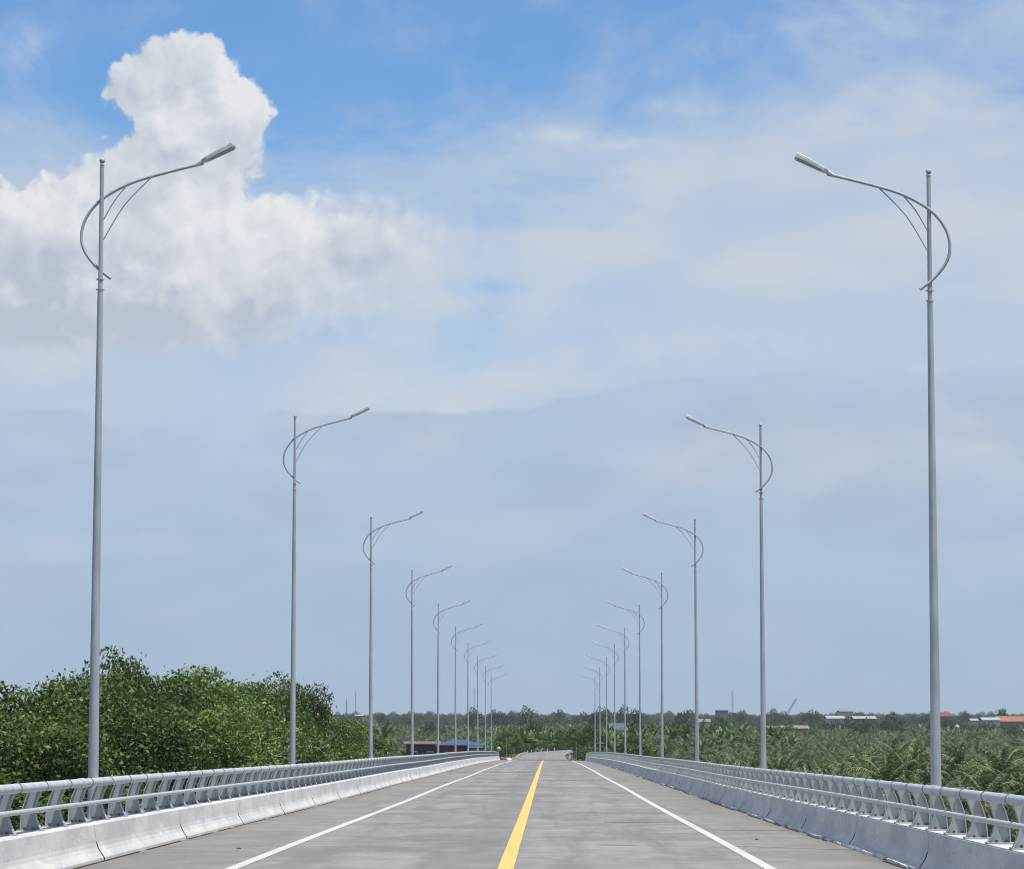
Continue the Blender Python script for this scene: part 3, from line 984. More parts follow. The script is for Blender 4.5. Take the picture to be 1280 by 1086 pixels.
for i, (px, py, d, wd) in enumerate(LT):
    x = at(px, d); z0 = gz(x, d)
    h = zat(py, d) - z0
    place_tree(big[i % 5], x, d, h, 14.0, LBL[i], 'riverside trees left of the bridge', wd * min(1.25, 14.0 / h), 'riverside_tree', 'tree', i)

# horizon and mid-distance trees that stand out on their own
HT = [(594, 884, 1150, 1.0, 'dark round tree on the skyline behind the farthest left lamps'), (617, 887, 1250, .7, 'small skyline tree right of the farthest left lamp'), (628, 886, 1250, .8, 'second skyline tree right of the farthest left lamp'),
      (640, 886, 1300, .6, 'narrow skyline tree with a rounded top left of the big one'), (660, 882, 1150, 1.2, 'largest round tree on the skyline above the road end'), (700, 887, 1500, 1.1, 'low broad skyline tree above the road bend'),
      (744, 886, 900, .7, 'dark skyline tree left of the farthest right lamps'), (752, 882, 950, 1.0, 'tall dark skyline tree behind the farthest right lamps'), (777, 881, 950, .8, 'tall squarish skyline tree behind the sixth right lamp'),
      (792, 887, 1000, .9, 'lower skyline tree right of the squarish one'), (851, 885, 1000, 1.0, 'round skyline tree left of the third right lamp'), (926, 886, 1400, 1.0, 'flat dark skyline tree below the tall mast'),
      (964, 884, 1500, .9, 'pointed skyline tree right of the second right lamp'), (1014, 888, 1350, 1.6, 'wide dark skyline tree right of the crane'), (1247, 882, 1300, .9, 'tall dark tree in front of the orange roof'),
      (1203, 887, 1600, .8, 'small skyline tree right of the red roof'), (1115, 892, 1000, 1.6, 'broad low tree left of the nearest right lamp'), (668, 902, 700, 1.1, 'dark broad tree below the skyline above the road end'),
      (478, 888, 1500, 1.3, 'skyline tree just right of the third left lamp'), (520, 889, 1400, 1.2, 'skyline tree just right of the fourth left lamp'), (445, 888, 1700, 1.4, 'hill-like skyline tree clump by the left mast'),
      (1160, 889, 1800, 1.2, 'skyline tree left of the nearest right lamp pole'), (897, 892, 1100, 1.2, 'green mid-distance tree left of the tall mast'), (1075, 889, 1700, 1.1, 'skyline tree behind the long white roof')]
for i, (px, py, d, wd, lb) in enumerate(HT):
    x = at(px, d); h = zat(py, d) - gz(x, d)
    place_tree(far[i % 4], x, d, h, 12.0, lb, None, wd * .78, 'broadleaf_tree', 'tree', 100 + i)

# trees and bushes around the approach road
AT = [(737, 905, 372, .8, 'leafy tree beside the end of the right railing'), (722, 912, 395, .7, 'small leafy tree at the right of the road bend'), (755, 912, 350, .8, 'leafy tree behind the farthest right lamps'),
      (646, 916, 395, .6, 'leafy tree left of the approach road behind the white kerb'), (632, 912, 430, .8, 'leafy tree behind the farthest left lamp'), (700, 912, 505, .9, 'leafy tree inside the bend of the road'),
      (672, 914, 500, .9, 'leafy tree behind the white guard posts'), (655, 910, 470, .8, 'leafy tree beyond the start of the guard posts'), (716, 908, 470, .9, 'taller tree right of the road bend'), (790, 915, 330, .9, 'leafy tree behind the railing at the fifth right lamp')]
for i, (px, py, d, wd, lb) in enumerate(AT):
    x = at(px, d); h = zat(py, d) - gz(x, d)
    place_tree(mid_[i % 3], x, d, h, 9.0, lb, None, wd * min(1.4, 9.0 / h), 'roadside_tree', 'tree', 200 + i)

# --- palms
M_RACHIS = material('frond_midrib', lambda t: principled(t, (.15, .17, .065), .5, 0, None))
def frond_mesh(seed, L, droop, nl, mat, wid=.46):
    r = random.Random(seed); m = MB()
    pts = []
    a = R(58)
    x, z = 0.0, 0.0
    N = 9
    for i in range(N + 1):
        pts.append(Vector((x, 0, z)))
        x += math.cos(a) * L / N; z += math.sin(a) * L / N
        a -= droop * (.6 + i * .16)
    m.tube([tuple(p) for p in pts], [.050 * (1 - i / (N + 2)) for i in range(N + 1)], 4, 2, cap=False)
    for i in range(nl):
        f = .16 + .84 * (i + .5) / nl
        q = f * N; k = min(int(q), N - 1); p = pts[k].lerp(pts[k + 1], q - k)
        tdir = (pts[k + 1] - pts[k]).normalized()
        ll = wid * math.sin(math.pi * (.12 + .82 * f)) ** .6 * r.uniform(.85, 1.15)
        for s in (-1, 1):
            dv = Vector((tdir.x * .55, s * 1.0, tdir.z * .55 - .45 + r.uniform(-.2, .1))).normalized()
            w_ = tdir * .055
            e = p + dv * ll
            midp = p + dv * ll * .5 + Vector((0, 0, .04))
            m.add([p - w_, p + w_, midp + w_ * .8, midp - w_ * .8], [(0, 1, 2, 3)])
            e2 = e + Vector((0, 0, -ll * .22))
            m.add([midp - w_ * .8, midp + w_ * .8, e2], [(0, 1, 2)])
    return m
FR = [frond_mesh(1, 3.5, .12, 22, M_PALM).mesh('frond', [M_PALM, M_PALM, M_RACHIS]), frond_mesh(2, 3.3, .18, 22, M_PALM).mesh('frond', [M_PALM, M_PALM, M_RACHIS]),
      frond_mesh(3, 3.0, .28, 20, M_PALM).mesh('frond', [M_PALM, M_PALM, M_RACHIS]), frond_mesh(4, 2.8, .42, 18, M_PALMTAN).mesh('frond', [M_PALMTAN, M_PALMTAN, M_RACHIS])]
def palm_layout(seed):
    r = random.Random(seed); out = []
    nfr = 17
    for i in range(nfr):
        az_ = i * 2.399 + r.uniform(-.3, .3)
        age = i / (nfr - 1)
        k = 0 if age < .35 else 1 if age < .65 else 2 if age < .93 else 3
        tilt = lerp(-R(24), R(22), age) + r.uniform(-.1, .1)
        out.append((k, az_, tilt, r.uniform(.85, 1.1)))
    return out
def frond_matrix(az_, tilt, s):
    return Matrix.Rotation(az_, 4, 'Z') @ Matrix.Rotation(tilt, 4, 'Y') @ Matrix.Scale(s, 4)
def palm_crown(seed):
    """whole crown in one mesh for the plants too small to pick fronds apart"""
    m = MB(); fm = {0: frond_mesh(1, 3.5, .12, 12, None, .6), 1: frond_mesh(2, 3.3, .18, 12, None, .6), 2: frond_mesh(3, 3.0, .28, 10, None, .55), 3: frond_mesh(4, 2.8, .42, 9, None, .5)}
    for k, a_, t_, s_ in palm_layout(seed):
        M_ = frond_matrix(a_, t_, s_)
        src = fm[k]
        m.add([M_ @ Vector(v) for v in src.v], src.f, 1 if k == 3 else 0)
        m.mi[-len(src.mi):] = [2 if q == 2 else (1 if k == 3 else 0) for q in src.mi]
    return m.mesh('crown', [M_PALM, M_PALMTAN, M_RACHIS])
PC = [palm_crown(s) for s in (1, 2, 3)]
def palm_trunk(seed, h=4.0):
    r = random.Random(seed); m = MB(); pts = []
    bx, by = r.uniform(-.5, .5), r.uniform(-.5, .5)
    for i in range(7):
        t = i / 6
        pts.append((bx * (1 - t) ** 2 - bx * 0 , by * (1 - t) ** 2, -.3 + (h + .3) * t))
    m.tube(pts, [.22, .17, .15, .14, .14, .14, .17], 8)
    return m.mesh('trunk', [M_PALMBARK], True)
PT = [palm_trunk(s) for s in (5, 6)]
# --- banana plants
def banana_leaf(seed, L, droop, wd):
    r = random.Random(seed); m = MB(); a = R(74); x = z = 0.0; N = 7; pts = []
    for i in range(N + 1):
        pts.append(Vector((x, 0, z))); x += math.cos(a) * L / N; z += math.sin(a) * L / N; a -= droop * (.5 + .2 * i)
    ws = [.03, .10, .8, 1.0, .98, .9, .65, .1]
    m.tube([tuple(p) for p in pts], [.03 - .003 * i for i in range(N + 1)], 4, cap=False)
    for i in range(1, N):
        for s in (-1, 1):
            w0, w1 = ws[i] * wd * r.uniform(.85, 1.1), ws[i + 1] * wd
            p, q = pts[i], pts[i + 1].lerp(pts[i], .04)
            m.add([p, q, q + Vector((0, s * w1, -w1 * .35)), p + Vector((0, s * w0, -w0 * .35))], [(0, 1, 2, 3) if s < 0 else (3, 2, 1, 0)])
    return m
BL = [banana_leaf(1, 2.5, .10, .33).mesh('leaf', [M_BANANA]), banana_leaf(2, 2.5, .20, .34).mesh('leaf', [M_BANANA]), banana_leaf(3, 2.3, .34, .33).mesh('leaf', [M_BANANA])]
def banana_layout(seed):
    r = random.Random(seed)
    return [((0 if i < 3 else 1 if i < 6 else 2), i * 2.399 + r.uniform(-.3, .3), lerp(-.1, .35, i / 8), r.uniform(.8, 1.15)) for i in range(9)]
def banana_crown(seed):
    m = MB(); src = [banana_leaf(1, 2.5, .10, .33), banana_leaf(2, 2.5, .20, .34), banana_leaf(3, 2.3, .34, .33)]
    for k, a_, t_, s_ in banana_layout(seed):
        M_ = frond_matrix(a_, t_, s_)
        m.add([M_ @ Vector(v) for v in src[k].v], src[k].f)
    return m.mesh('crown', [M_BANANA])
BC = [banana_crown(s) for s in (1, 2, 3)]
_b = MB(); _b.tube([(0, 0, -.3), (0, 0, 1.0), (.03, 0, 2.1)], [.15, .12, .08], 8)
BT = _b.mesh('stem', [plain('banana_stem', (.16, .17, .07))], True)

# --- plantation layout
rp = random.Random(11)
cand = []
def blocked(x, y):
    if y < 540 and abs(x - x_road(y)) < (8.5 if y < 480 else 6): return True
    if y <= DECK_END + 2 and abs(x) < 9.5: return True
    if x < 0 and y < 300 and x > at(470, y) - 200 and x < at(478, y): return True       # riverside trees stand here
    if 285 < y < 470 and at(488, y) < x < at(622, y): return True                       # the huts
    return False
HOLES = []
y = 205.0
while y < 1500:
    sp = 5.0 if y < 330 else 4.0 if y < 520 else 4.0 + (y - 520) * .0040
    half = (660 / FPX) * y * 1.12 + 12
    x = -half - 10
    while x < half + 4:
        xx = x + rp.uniform(-.42, .42) * sp; yy = y + rp.uniform(-.42, .42) * sp
        if not blocked(xx, yy):
            cand.append((xx, yy))
        x += sp
    y += sp * .95
cand.sort(key=lambda q: q[1])
def kind_at(x, y):
    v = math.sin(x * .035 + 1.3) + math.cos(y * .021 + x * .01) + rp.uniform(-.9, .9)
    v += -1.0 if y < 330 else .55
    return 'banana' if v > .25 else 'palm'
n_palm = n_ban = 0
pts_stuff = []   # (x,y,z,kind index,rot,scale)
ZC = ground_z(np.array([c_[0] for c_ in cand]), np.array([c_[1] for c_ in cand]))
def in_frame(x, y): return abs(x - .5 + y * 44 / FPX) < y * 640 / FPX + 3
for (x, y), z in zip(cand, ZC):
    kd = kind_at(x, y)
    rot = rp.uniform(0, 6.28)
    sc = rp.uniform(.80, 1.22)
    if kd == 'palm':
        hs = rp.uniform(.6, 1.2) if y < 420 else rp.uniform(.75, 1.35)
        sc *= 1.08 if y < 330 else .84
        if z > 1.5: hs *= .4; sc *= .75       # trunk 3 to 5.8 m
        if in_frame(x, y) and n_palm < 300:
            n_palm += 1
            sd_ = 'right' if x > 0 else 'left'
            o = empty('coconut_palm', (x, y, z), (0, 0, rot)); o.scale = (sc,) * 3
            tag(o, f'young coconut palm among the plantation {sd_} of the bridge', 'palm tree', f'coconut palms of the plantation {sd_} of the bridge')
            th = 4.0 * hs
            obj('trunk', PT[n_palm % 2], o, scale=(1, 1, hs))
            if n_palm <= 90:
                for k, a_, t_, s_ in palm_layout(n_palm):
                    f_ = obj('frond', FR[k], o)
                    f_.matrix_local = Matrix.Translation((0, 0, th)) @ frond_matrix(a_, t_, s_)
            else:
                obj('crown', PC[n_palm % 3], o, (0, 0, th))
        else:
            pts_stuff.append((x, y, z + 4.0 * hs * sc * (1 if y < 800 else .8), rp.randint(0, 2), rot, sc * (1.0 if y < 900 else 1.1)))
    else:
        if in_frame(x, y) and n_ban < 300:
            n_ban += 1
            sd_ = 'right' if x > 0 else 'left'
            o = empty('banana_plant', (x, y, z), (0, 0, rot)); o.scale = (sc * 1.05,) * 3
            tag(o, f'banana plant with broad upright leaves in the plantation {sd_} of the bridge', 'banana plant', f'banana plants of the plantation {sd_} of the bridge')
            obj('stem', BT, o)
            if n_ban <= 70:
                for k, a_, t_, s_ in banana_layout(n_ban):
                    f_ = obj('leaf', BL[k], o)
                    f_.matrix_local = Matrix.Translation((0, 0, 2.0)) @ frond_matrix(a_, t_, s_)
            else:
                obj('crown', BC[n_ban % 3], o, (0, 0, 2.0))
        else:
            pts_stuff.append((x, y, z + 2.2 * sc + (1.0 if y > 900 else 0), 3 + rp.randint(0, 2), rot, sc * (1.08 if y < 900 else 1.4)))
# yellowish palm beside the third left lamp
def big_palm(px, d, ztop, label, tan=False):
    x = at(px, d); z = gz(x, d)
    o = empty('coconut_palm', (x, d, z)); tag(o, label, 'palm tree')
    th = ztop - z
    obj('trunk', PT[0], o, scale=(1.1, 1.1, th / 4.0))
    for k, a_, t_, s_ in palm_layout(int(px)):
        f_ = obj('frond', FR[3 if (tan and k) else k], o)
        f_.matrix_local = Matrix.Translation((0, 0, th)) @ frond_matrix(a_, t_, s_ * 1.05)
big_palm(480, 300, zat(928, 300), 'yellowing coconut palm between the third and fourth left lamps', True)

# undergrowth shrubs fill the gaps between the plants (one mass)
def shrub_mesh(seed):
    r = rng(seed)
    C = r.normal(size=(260, 3)); C /= np.linalg.norm(C, axis=1, keepdims=True)
    C *= (r.uniform(.4, 1.0, 260) ** .5)[:, None]; C = C * np.array([1.5, 1.5, .95]) + np.array([0, 0, .85])
    V_, F_ = leaf_quads(r, C, .34)
    return mesh_np('foliage', V_, F_, [M_SHRUB])
# three bushes on the verge by the bridge end: things of their own, and the source shapes of the undergrowth
SH = []
for i, (x, y, lb) in enumerate([(7.6, 331, 'leafy bush at the foot of the right railing end'), (-8.3, 333, 'leafy bush behind the left railing end'), (6.0, 349, 'small bush right of the approach road')]):
    b_ = obj('bush', shrub_mesh(i + 3), None, (x, y, gz(x, y)), (0, 0, i))
    tag(b_, lb, 'bush'); SH.append(b_)
us = []
y = 195.0
while y < 900:
    sp = 3.4 + (y - 195) * .008
    half = (660 / FPX) * y * 1.1 + 10
    x = -half
    while x < half:
        xx = x + rp.uniform(-.5, .5) * sp; yy = y + rp.uniform(-.5, .5) * sp
        if not (yy < DECK_END + 3 and abs(xx) < 7.2) and not (yy < 540 and abs(xx - x_road(yy)) < 4.6) and not (340 < yy < 455 and at(500, yy) < xx < at(618, yy)):
            us.append((xx, yy))
        x += sp
    y += sp
# strip beside the bridge and below the left trees
y = 60.0
while y < 200:
    for xx in np.arange(at(-60, y), at(1400, y), 3.4):
        if abs(xx) > 8.5: us.append((xx + rp.uniform(-1.5, 1.5), y + rp.uniform(-1.5, 1.5)))
    y += 3.4
UZ = ground_z(np.array([q[0] for q in us]), np.array([q[1] for q in us]))
us = [q for q in us if rp.random() < (.45 if q[1] > 200 else 1)]
UZ = ground_z(np.array([q[0] for q in us]), np.array([q[1] for q in us]))
us = [(x, y, z - .1, rp.randint(0, 2), rp.uniform(0, 6.28), rp.uniform(.7, 1.35)) for (x, y), z in zip(us, UZ)]

def scatter(name, pts, sources, kind='stuff'):
    me = bpy.data.meshes.new(name)
    n_ = len(pts); arr = np.array(pts, dtype=np.float32)
    me.vertices.add(n_)
    me.vertices.foreach_set('co', arr[:, :3].copy().ravel())
    for nm, tp, col in (('pick', 'INT', 3), ('turn', 'FLOAT', 4), ('size', 'FLOAT', 5)):
        at_ = me.attributes.new(nm, tp, 'POINT')
        at_.data.foreach_set('value', arr[:, col].astype(np.int32) if tp == 'INT' else arr[:, col].copy())
    me.update()
    o = obj(name, me)
    o['kind'] = kind
    ng = bpy.data.node_groups.new(name, 'GeometryNodeTree')
    ng.interface.new_socket('Geometry', in_out='INPUT', socket_type='NodeSocketGeometry')
    ng.interface.new_socket('Geometry', in_out='OUTPUT', socket_type='NodeSocketGeometry')
    nd = ng.nodes; lk = ng.links
    gi = nd.new('NodeGroupInput'); go = nd.new('NodeGroupOutput')
    join = nd.new('GeometryNodeJoinGeometry')
    for src in reversed(sources):
        oi = nd.new('GeometryNodeObjectInfo'); oi.inputs['Object'].default_value = src
        oi.inputs['As Instance'].default_value = True
        lk.new(oi.outputs['Geometry'], join.inputs[0])
    iop = nd.new('GeometryNodeInstanceOnPoints')
    iop.inputs['Pick Instance'].default_value = True
    def attr(nm, tp):
        q = nd.new('GeometryNodeInputNamedAttribute'); q.data_type = tp
        q.inputs['Name'].default_value = nm
        return q.outputs['Attribute']
    lk.new(gi.outputs[0], iop.inputs['Points'])
    lk.new(join.outputs[0], iop.inputs['Instance'])
    lk.new(attr('pick', 'INT'), iop.inputs['Instance Index'])
    cx = nd.new('ShaderNodeCombineXYZ'); lk.new(attr('turn', 'FLOAT'), cx.inputs[2])
    lk.new(cx.outputs[0], iop.inputs['Rotation'])
    cs_ = nd.new('ShaderNodeCombineXYZ')
    sz = attr('size', 'FLOAT')
    for i in range(3): lk.new(sz, cs_.inputs[i])
    lk.new(cs_.outputs[0], iop.inputs['Scale'])
    lk.new(iop.outputs[0], go.inputs[0])
    md = o.modifiers.new('scatter', 'NODES'); md.node_group = ng
    return o

def find_child(mesh):
    for o in COL.objects:
        if o.type == 'MESH' and o.data == mesh: return o
srcs = [find_child(m) for m in PC] + [find_child(m) for m in BC]
o = scatter('plantation', pts_stuff, srcs); tag(o, 'mass of coconut palms and banana plants filling the plain', 'plantation')
o = scatter('undergrowth', us, SH); tag(o, 'leafy undergrowth between the palms', 'undergrowth')
# far-off woods up to the skyline
fw = []
y = 640.0
while y < 4200:
    sp = 8.5 + max(0, y - 1180) * .006
    half = (680 / FPX) * y * 1.08
    x = -half
    while x < half:
        xx = x + rp.uniform(-.5, .5) * sp; yy = y + rp.uniform(-.5, .5) * sp
        lump = .5 + .5 * math.sin(xx * .011 + yy * .004) * math.cos(xx * .004 - yy * .009 + 1)
        dens = sstep(1180, 1700, yy)
        if rp.random() < (.10 if yy < 1180 else .30 + .7 * dens):
            hh = rp.uniform(.45, .72) + .30 * lump * dens + .10 * sstep(2300, 3800, yy)
            if rp.random() < .10: hh *= rp.uniform(1.1, 1.38)
            fw.append((xx, yy, -.5, rp.randint(0, 3), rp.uniform(0, 6.28), hh))
        x += sp
    y += sp
fsrc = [find_child(k[0]) for k in far]

# ------------------------------------------------------------------ buildings
def gable(name, cx_, cy_, wx, wy, hw, hr, wall_m, roof_m, label, cat='house', z=None, hip=0.0, over=.5, wins=0, door=False, wm=None, rot=0.0):
    root = empty(name, (cx_, cy_, gz(cx_, cy_) if z is None else z), (0, 0, rot))
    tag(root, label, cat)
    m = MB(); m.box(-wx / 2, wx / 2, -wy / 2, wy / 2, -1.0, hw)
    obj('wall', m.mesh('wall', [wall_m]), root)
    m = MB(); a_, b_ = wx / 2 + over, wy / 2 + over; t = .12
    rx = a_ - hip
    vs = [(-a_, -b_, hw), (a_, -b_, hw), (a_, b_, hw), (-a_, b_, hw), (-rx, 0, hw + hr), (rx, 0, hw + hr)]
    top = [(x, y_, z_ + t) for x, y_, z_ in vs]
    m.add([(x, y_, z_ + .003) for x, y_, z_ in vs] + top, [(6, 7, 11, 10), (7, 8, 11), (8, 9, 10, 11), (9, 6, 10), (1, 0, 4, 5), (2, 1, 5), (3, 2, 5, 4), (0, 3, 4),
            (0, 1, 7, 6), (1, 2, 8, 7), (2, 3, 9, 8), (3, 0, 6, 9)])
    obj('roof', m.mesh('roof', [roof_m]), root)
    for i in range(wins):
        x = -wx / 2 + wx * (i + .5) / wins
        f = MB(); f.box(x - .5, x + .5, -wy / 2 - .05, -wy / 2 - .003, hw * .38, hw * .78)
        fo = obj('window', f.mesh('window', [M_FRAME]), root)
        g = MB(); g.box(x - .43, x + .43, -wy / 2 - .07, -wy / 2 - .052, hw * .42, hw * .74)
        obj('pane', g.mesh('pane', [M_GLASS]), fo)
    return root
M_FRAME = plain('window_frame_paint', (.55, .54, .5)); M_GLASS = plain('dark_window_glass', (.03, .04, .05), .15)
M_REDWALL = plain('dark_red_board', (.16, .035, .03)); M_BROWNWALL = plain('brown_board', (.11, .038, .035))
M_BLUEROOF = plain('blue_sheet_roof', (.055, .095, .20), .55); M_GREYROOF = plain('weathered_roof_sheet', (.17, .15, .13), .6)
M_TEAL = plain('pale_teal_sheet', (.25, .45, .44), .5); M_WHITEROOF = plain('white_sheet_roof', (.38, .40, .42), .7)
M_ORANGEROOF = plain('orange_tile_roof', (.38, .16, .105), .8, var=.4, sc=.5); M_REDROOF = plain('red_tile_roof', (.28, .07, .07), .8, var=.4, sc=.5)
M_TANROOF = plain('tan_roof', (.30, .235, .19), .8, var=.4, sc=.5); M_WHITEWALL = plain('white_plaster', (.50, .49, .47)); M_GREYBLUE = plain('grey_blue_sheet', (.09, .12, .155), .7)
M_PALEBLUE = plain('pale_blue_sheet_roof', (.36, .43, .47), .6); M_WOOD = plain('weathered_wood', (.25, .22, .18)); M_DARKBROWN = plain('dark_brown_roof', (.20, .10, .075), .7)
M_WHITE = plain('white_paint', (.46, .46, .45)); M_SACK = plain('white_sack', (.74, .73, .70)); M_RUBBLE = plain('brown_rubble', (.13, .095, .07))

# huts left of the bridge end
d = 402
zr = zat(926.5, d)
base = gz(at(568, d), d)
gable('red_house', at(574, d), d, 5.9, 4.6, zat(931, d) - base, zat(925.2, d) - zat(931, d), M_REDWALL, M_BLUEROOF, 'dark red house with low blue roof behind the left railing', z=base, hip=2.4, over=.55, wins=2)
gable('brown_shed', at(529, 408), 408, 4.7, 4.0, zat(929.4, 408) - base, .32, M_BROWNWALL, M_GREYROOF, 'long low brown shed left of the dark red house', 'shed', z=base, over=.4, wins=2)
gable('blue_roofed_lean_to', at(597, 398), 398, 1.9, 3.0, zat(931.6, 398) - base, .3, M_DARKBROWN, M_BLUEROOF, 'small dark lean-to with blue roof right of the red house', 'shed', z=base, over=.3)
# pale teal open stall
st = empty('roadside_stall', (at(600, 385), 385, base)); tag(st, 'pale teal roofed open stall behind the far left railing end', 'stall')
zt_ = zat(932.3, 385) - base
m = MB(); m.box(-1.6, 1.6, -1.2, 1.2, zt_ - .12, zt_); obj('roof', m.mesh('roof', [M_TEAL]), st)
for sx in (-1, 1):
    for sy in (-1, 1):
        m = MB(); m.tube([(sx * 1.45, sy * 1.05, -.5), (sx * 1.45, sy * 1.05, zt_ - .12)], .04, 6); obj('post', m.mesh('post', [M_WOOD]), st)
m = MB(); m.box(-1.45, 1.45, -1.0, -.9, zt_ - .9, zt_ - .55); obj('fascia_board', m.mesh('fascia_board', [M_TEAL]), st)

def far_shed(name, px0, px1, ytop, ybot, d, wall, roof, label, cat='building', hr_f=.6, hip=0.0, wins=0):
    x0, x1 = at(px0, d), at(px1, d); zt0, zb = zat(ytop, d), zat(ybot, d)
    g = gz((x0 + x1) / 2, d); hr = (zt0 - zb) * hr_f
    gable(name, (x0 + x1) / 2, d, x1 - x0, 9.0, zb - g + (zt0 - zb) * (1 - hr_f), hr, wall, roof, label, cat, z=g, hip=hip, over=.4, wins=wins)
    HOLES.append((x0, x1, zb, d))
far_shed('orange_roofed_house', 1240, 1290, 895, 902, 1150, M_WOOD, M_ORANGEROOF, 'long house with orange tile roof on the right skyline', 'house', .9)
far_shed('blue_roofed_shed', 1222, 1243, 896.5, 901, 1120, M_WHITEWALL, M_PALEBLUE, 'low shed with pale blue roof left of the orange roof', 'shed', .7)
far_shed('white_house', 1208, 1216, 898, 902.5, 1100, M_WHITEWALL, M_WHITEROOF, 'tiny white house left of the pale blue shed', 'house', .5)
far_shed('red_roofed_house', 1166, 1187, 890, 896, 1150, M_WOOD, M_REDROOF, 'house with bright red hipped roof beside the nearest right lamp pole', 'house', .85, 2.5)
far_shed('white_roofed_warehouse', 1063, 1090, 895, 898.6, 1140, M_WOOD, M_WHITEROOF, 'long white-roofed warehouse left of the nearest right lamp', 'warehouse', .8)
far_shed('white_roofed_shed', 1030, 1051, 894.5, 898.5, 1145, M_WHITEWALL, M_WHITEROOF, 'white-roofed shed right of the wide dark skyline tree', 'shed', .8)
far_shed('pale_building', 1046, 1062, 887.5, 893, 1170, M_WHITEWALL, M_TANROOF, 'pale two-storey building on the skyline behind the white-roofed shed', 'building', .3)
far_shed('tan_roofed_shed', 974, 1006, 906.5, 911, 860, M_WOOD, M_TANROOF, 'long tan-roofed shed right of the second right lamp', 'shed', .8)
far_shed('brown_roofed_shed', 957, 969, 907, 910.5, 850, M_BROWNWALL, M_DARKBROWN, 'small brown-roofed shed touching the second right lamp pole', 'shed', .8)
far_shed('white_hut', 895, 904.5, 912.5, 917, 700, M_WHITEWALL, M_WHITEROOF, 'small white hut among the palms left of the second right lamp', 'hut', .7)
far_shed('reddish_roofed_house', 871, 885, 898.5, 903, 1050, M_WHITEWALL, M_TANROOF, 'house with faded reddish roof just right of the third right lamp', 'house', .8)
far_shed('grey_blue_shed', 762, 783, 903.8, 912.5, 800, M_WHITEWALL, M_GREYBLUE, 'large grey-blue roofed shed behind the sixth right lamp', 'shed', .93)
far_shed('grey_block', 893, 908, 887, 894, 1900, M_GREYBLUE, M_GREYBLUE, 'hazy grey block on the skyline left of the tall mast', 'building', .15)
far_shed('pale_house', 446, 455, 893.2, 895.6, 1160, M_TANROOF, M_WHITEROOF, 'faint pale house below the left skyline beside the third left lamp', 'house', .5)

# low trees that stand in front of the far buildings and hide their walls
hr_ = random.Random(8); hedge = []
for x0, x1, zb, d in HOLES:
    x = x0 - 2
    while x < x1 + 2:
        hedge.append((x + hr_.uniform(-.5, .5), d - 9 - hr_.uniform(0, 5), -.3, hr_.randint(0, 3), hr_.uniform(0, 6.28), (zb + .3 + hr_.uniform(-.9, .35)) / 12.3))
        x += 2.6
fw += hedge
o = scatter('distant_woods', fw, fsrc); tag(o, 'far-off bluish woods along the skyline', 'woods')

# white water tank on a stand among the palms
d = 640; x = at(1192, d); tk = empty('water_tank', (x, d, gz(x, d))); tag(tk, 'small white tank above the palms right of the nearest right lamp', 'tank')
zt_ = zat(905, d) - tk.location.z
m = MB(); m.tube([(0, 0, zt_ - 1.1), (0, 0, zt_ - 1.05), (0, 0, zt_ - .25), (0, 0, zt_)], [.45, .55, .55, .15], 14); obj('tank_body', m.mesh('tank_body', [M_WHITE], True), tk)
for sx in (-1, 1):
    for sy in (-1, 1):
        m = MB(); m.tube([(sx * .45, sy * .45, -.3), (sx * .35, sy * .35, zt_ - 1.1)], .06, 6); obj('leg', m.mesh('leg', [M_WOOD]), tk)

# masts and crane far off
def lattice(name, p0, p1, wd, nb, mat, parent, r=.12):
    m = MB(); p0 = Vector(p0); p1 = Vector(p1); ax = (p1 - p0).normalized()
    a_ = ax.cross(Vector((0, 1, 0))).normalized(); b_ = ax.cross(a_)
    cor = [a_ * i * wd + b_ * j * wd for i, j in ((-.5, -.5), (.5, -.5), (.5, .5), (-.5, .5))]
    for c_ in cor: m.tube([p0 + c_, p1 + c_], r, 4)
    for i in range(nb):
        q0 = p0.lerp(p1, i / nb); q1 = p0.lerp(p1, (i + 1) / nb)
        for k in range(4): m.tube([q0 + cor[k], q1 + cor[(k + 1) % 4]], r * .6, 4, cap=False)
    return obj(name, m.mesh(name, [mat]), parent)
M_MAST = plain('faded_mast_steel', (.20, .21, .23)); M_CRANE = plain('crane_paint', (.30, .30, .30))
for px, ytop, d, wd, lb in [(914, 861, 2200, .9, 'tall thin lattice mast on the skyline left of the second right lamp'), (434, 872, 1500, .5, 'short dark mast on the skyline left of the third left lamp'),
                            (445.5, 861, 2600, .5, 'faint taller mast on the left skyline next to the short dark one'), (593, 858, 2600, .5, 'faint thin mast behind the seventh left lamp')]:
    x = at(px, d); r0 = empty('radio_mast', (x, d, 0)); tag(r0, lb, 'mast')
    h = zat(ytop, d)
    lattice('tower', (0, 0, 0), (0, 0, h * .93), wd, 22, M_MAST, r0, .11)
    m = MB(); m.tube([(0, 0, h * .93), (0, 0, h)], .10, 5); obj('antenna', m.mesh('antenna', [M_MAST]), r0)
d = 2000; x = at(981, d); cr = empty('crane', (x, d, 0)); tag(cr, 'far crane with slanting lattice boom on the skyline', 'crane')
lattice('boom', (0, 0, zat(893, d)), (at(993.5, d) - x, 0, zat(873, d)), 1.1, 14, M_CRANE, cr, .16)
m = MB(); m.box(-2.2, 1.6, -1.5, 1.5, 0, zat(893, d)); obj('cab', m.mesh('cab', [M_CRANE]), cr)
m = MB(); m.tube([(at(993.3, d) - x, 0, zat(873, d)), (at(993.3, d) - x, 0, zat(882, d))], .05, 4); obj('hoist_cable', m.mesh('hoist_cable', [M_MAST]), cr)

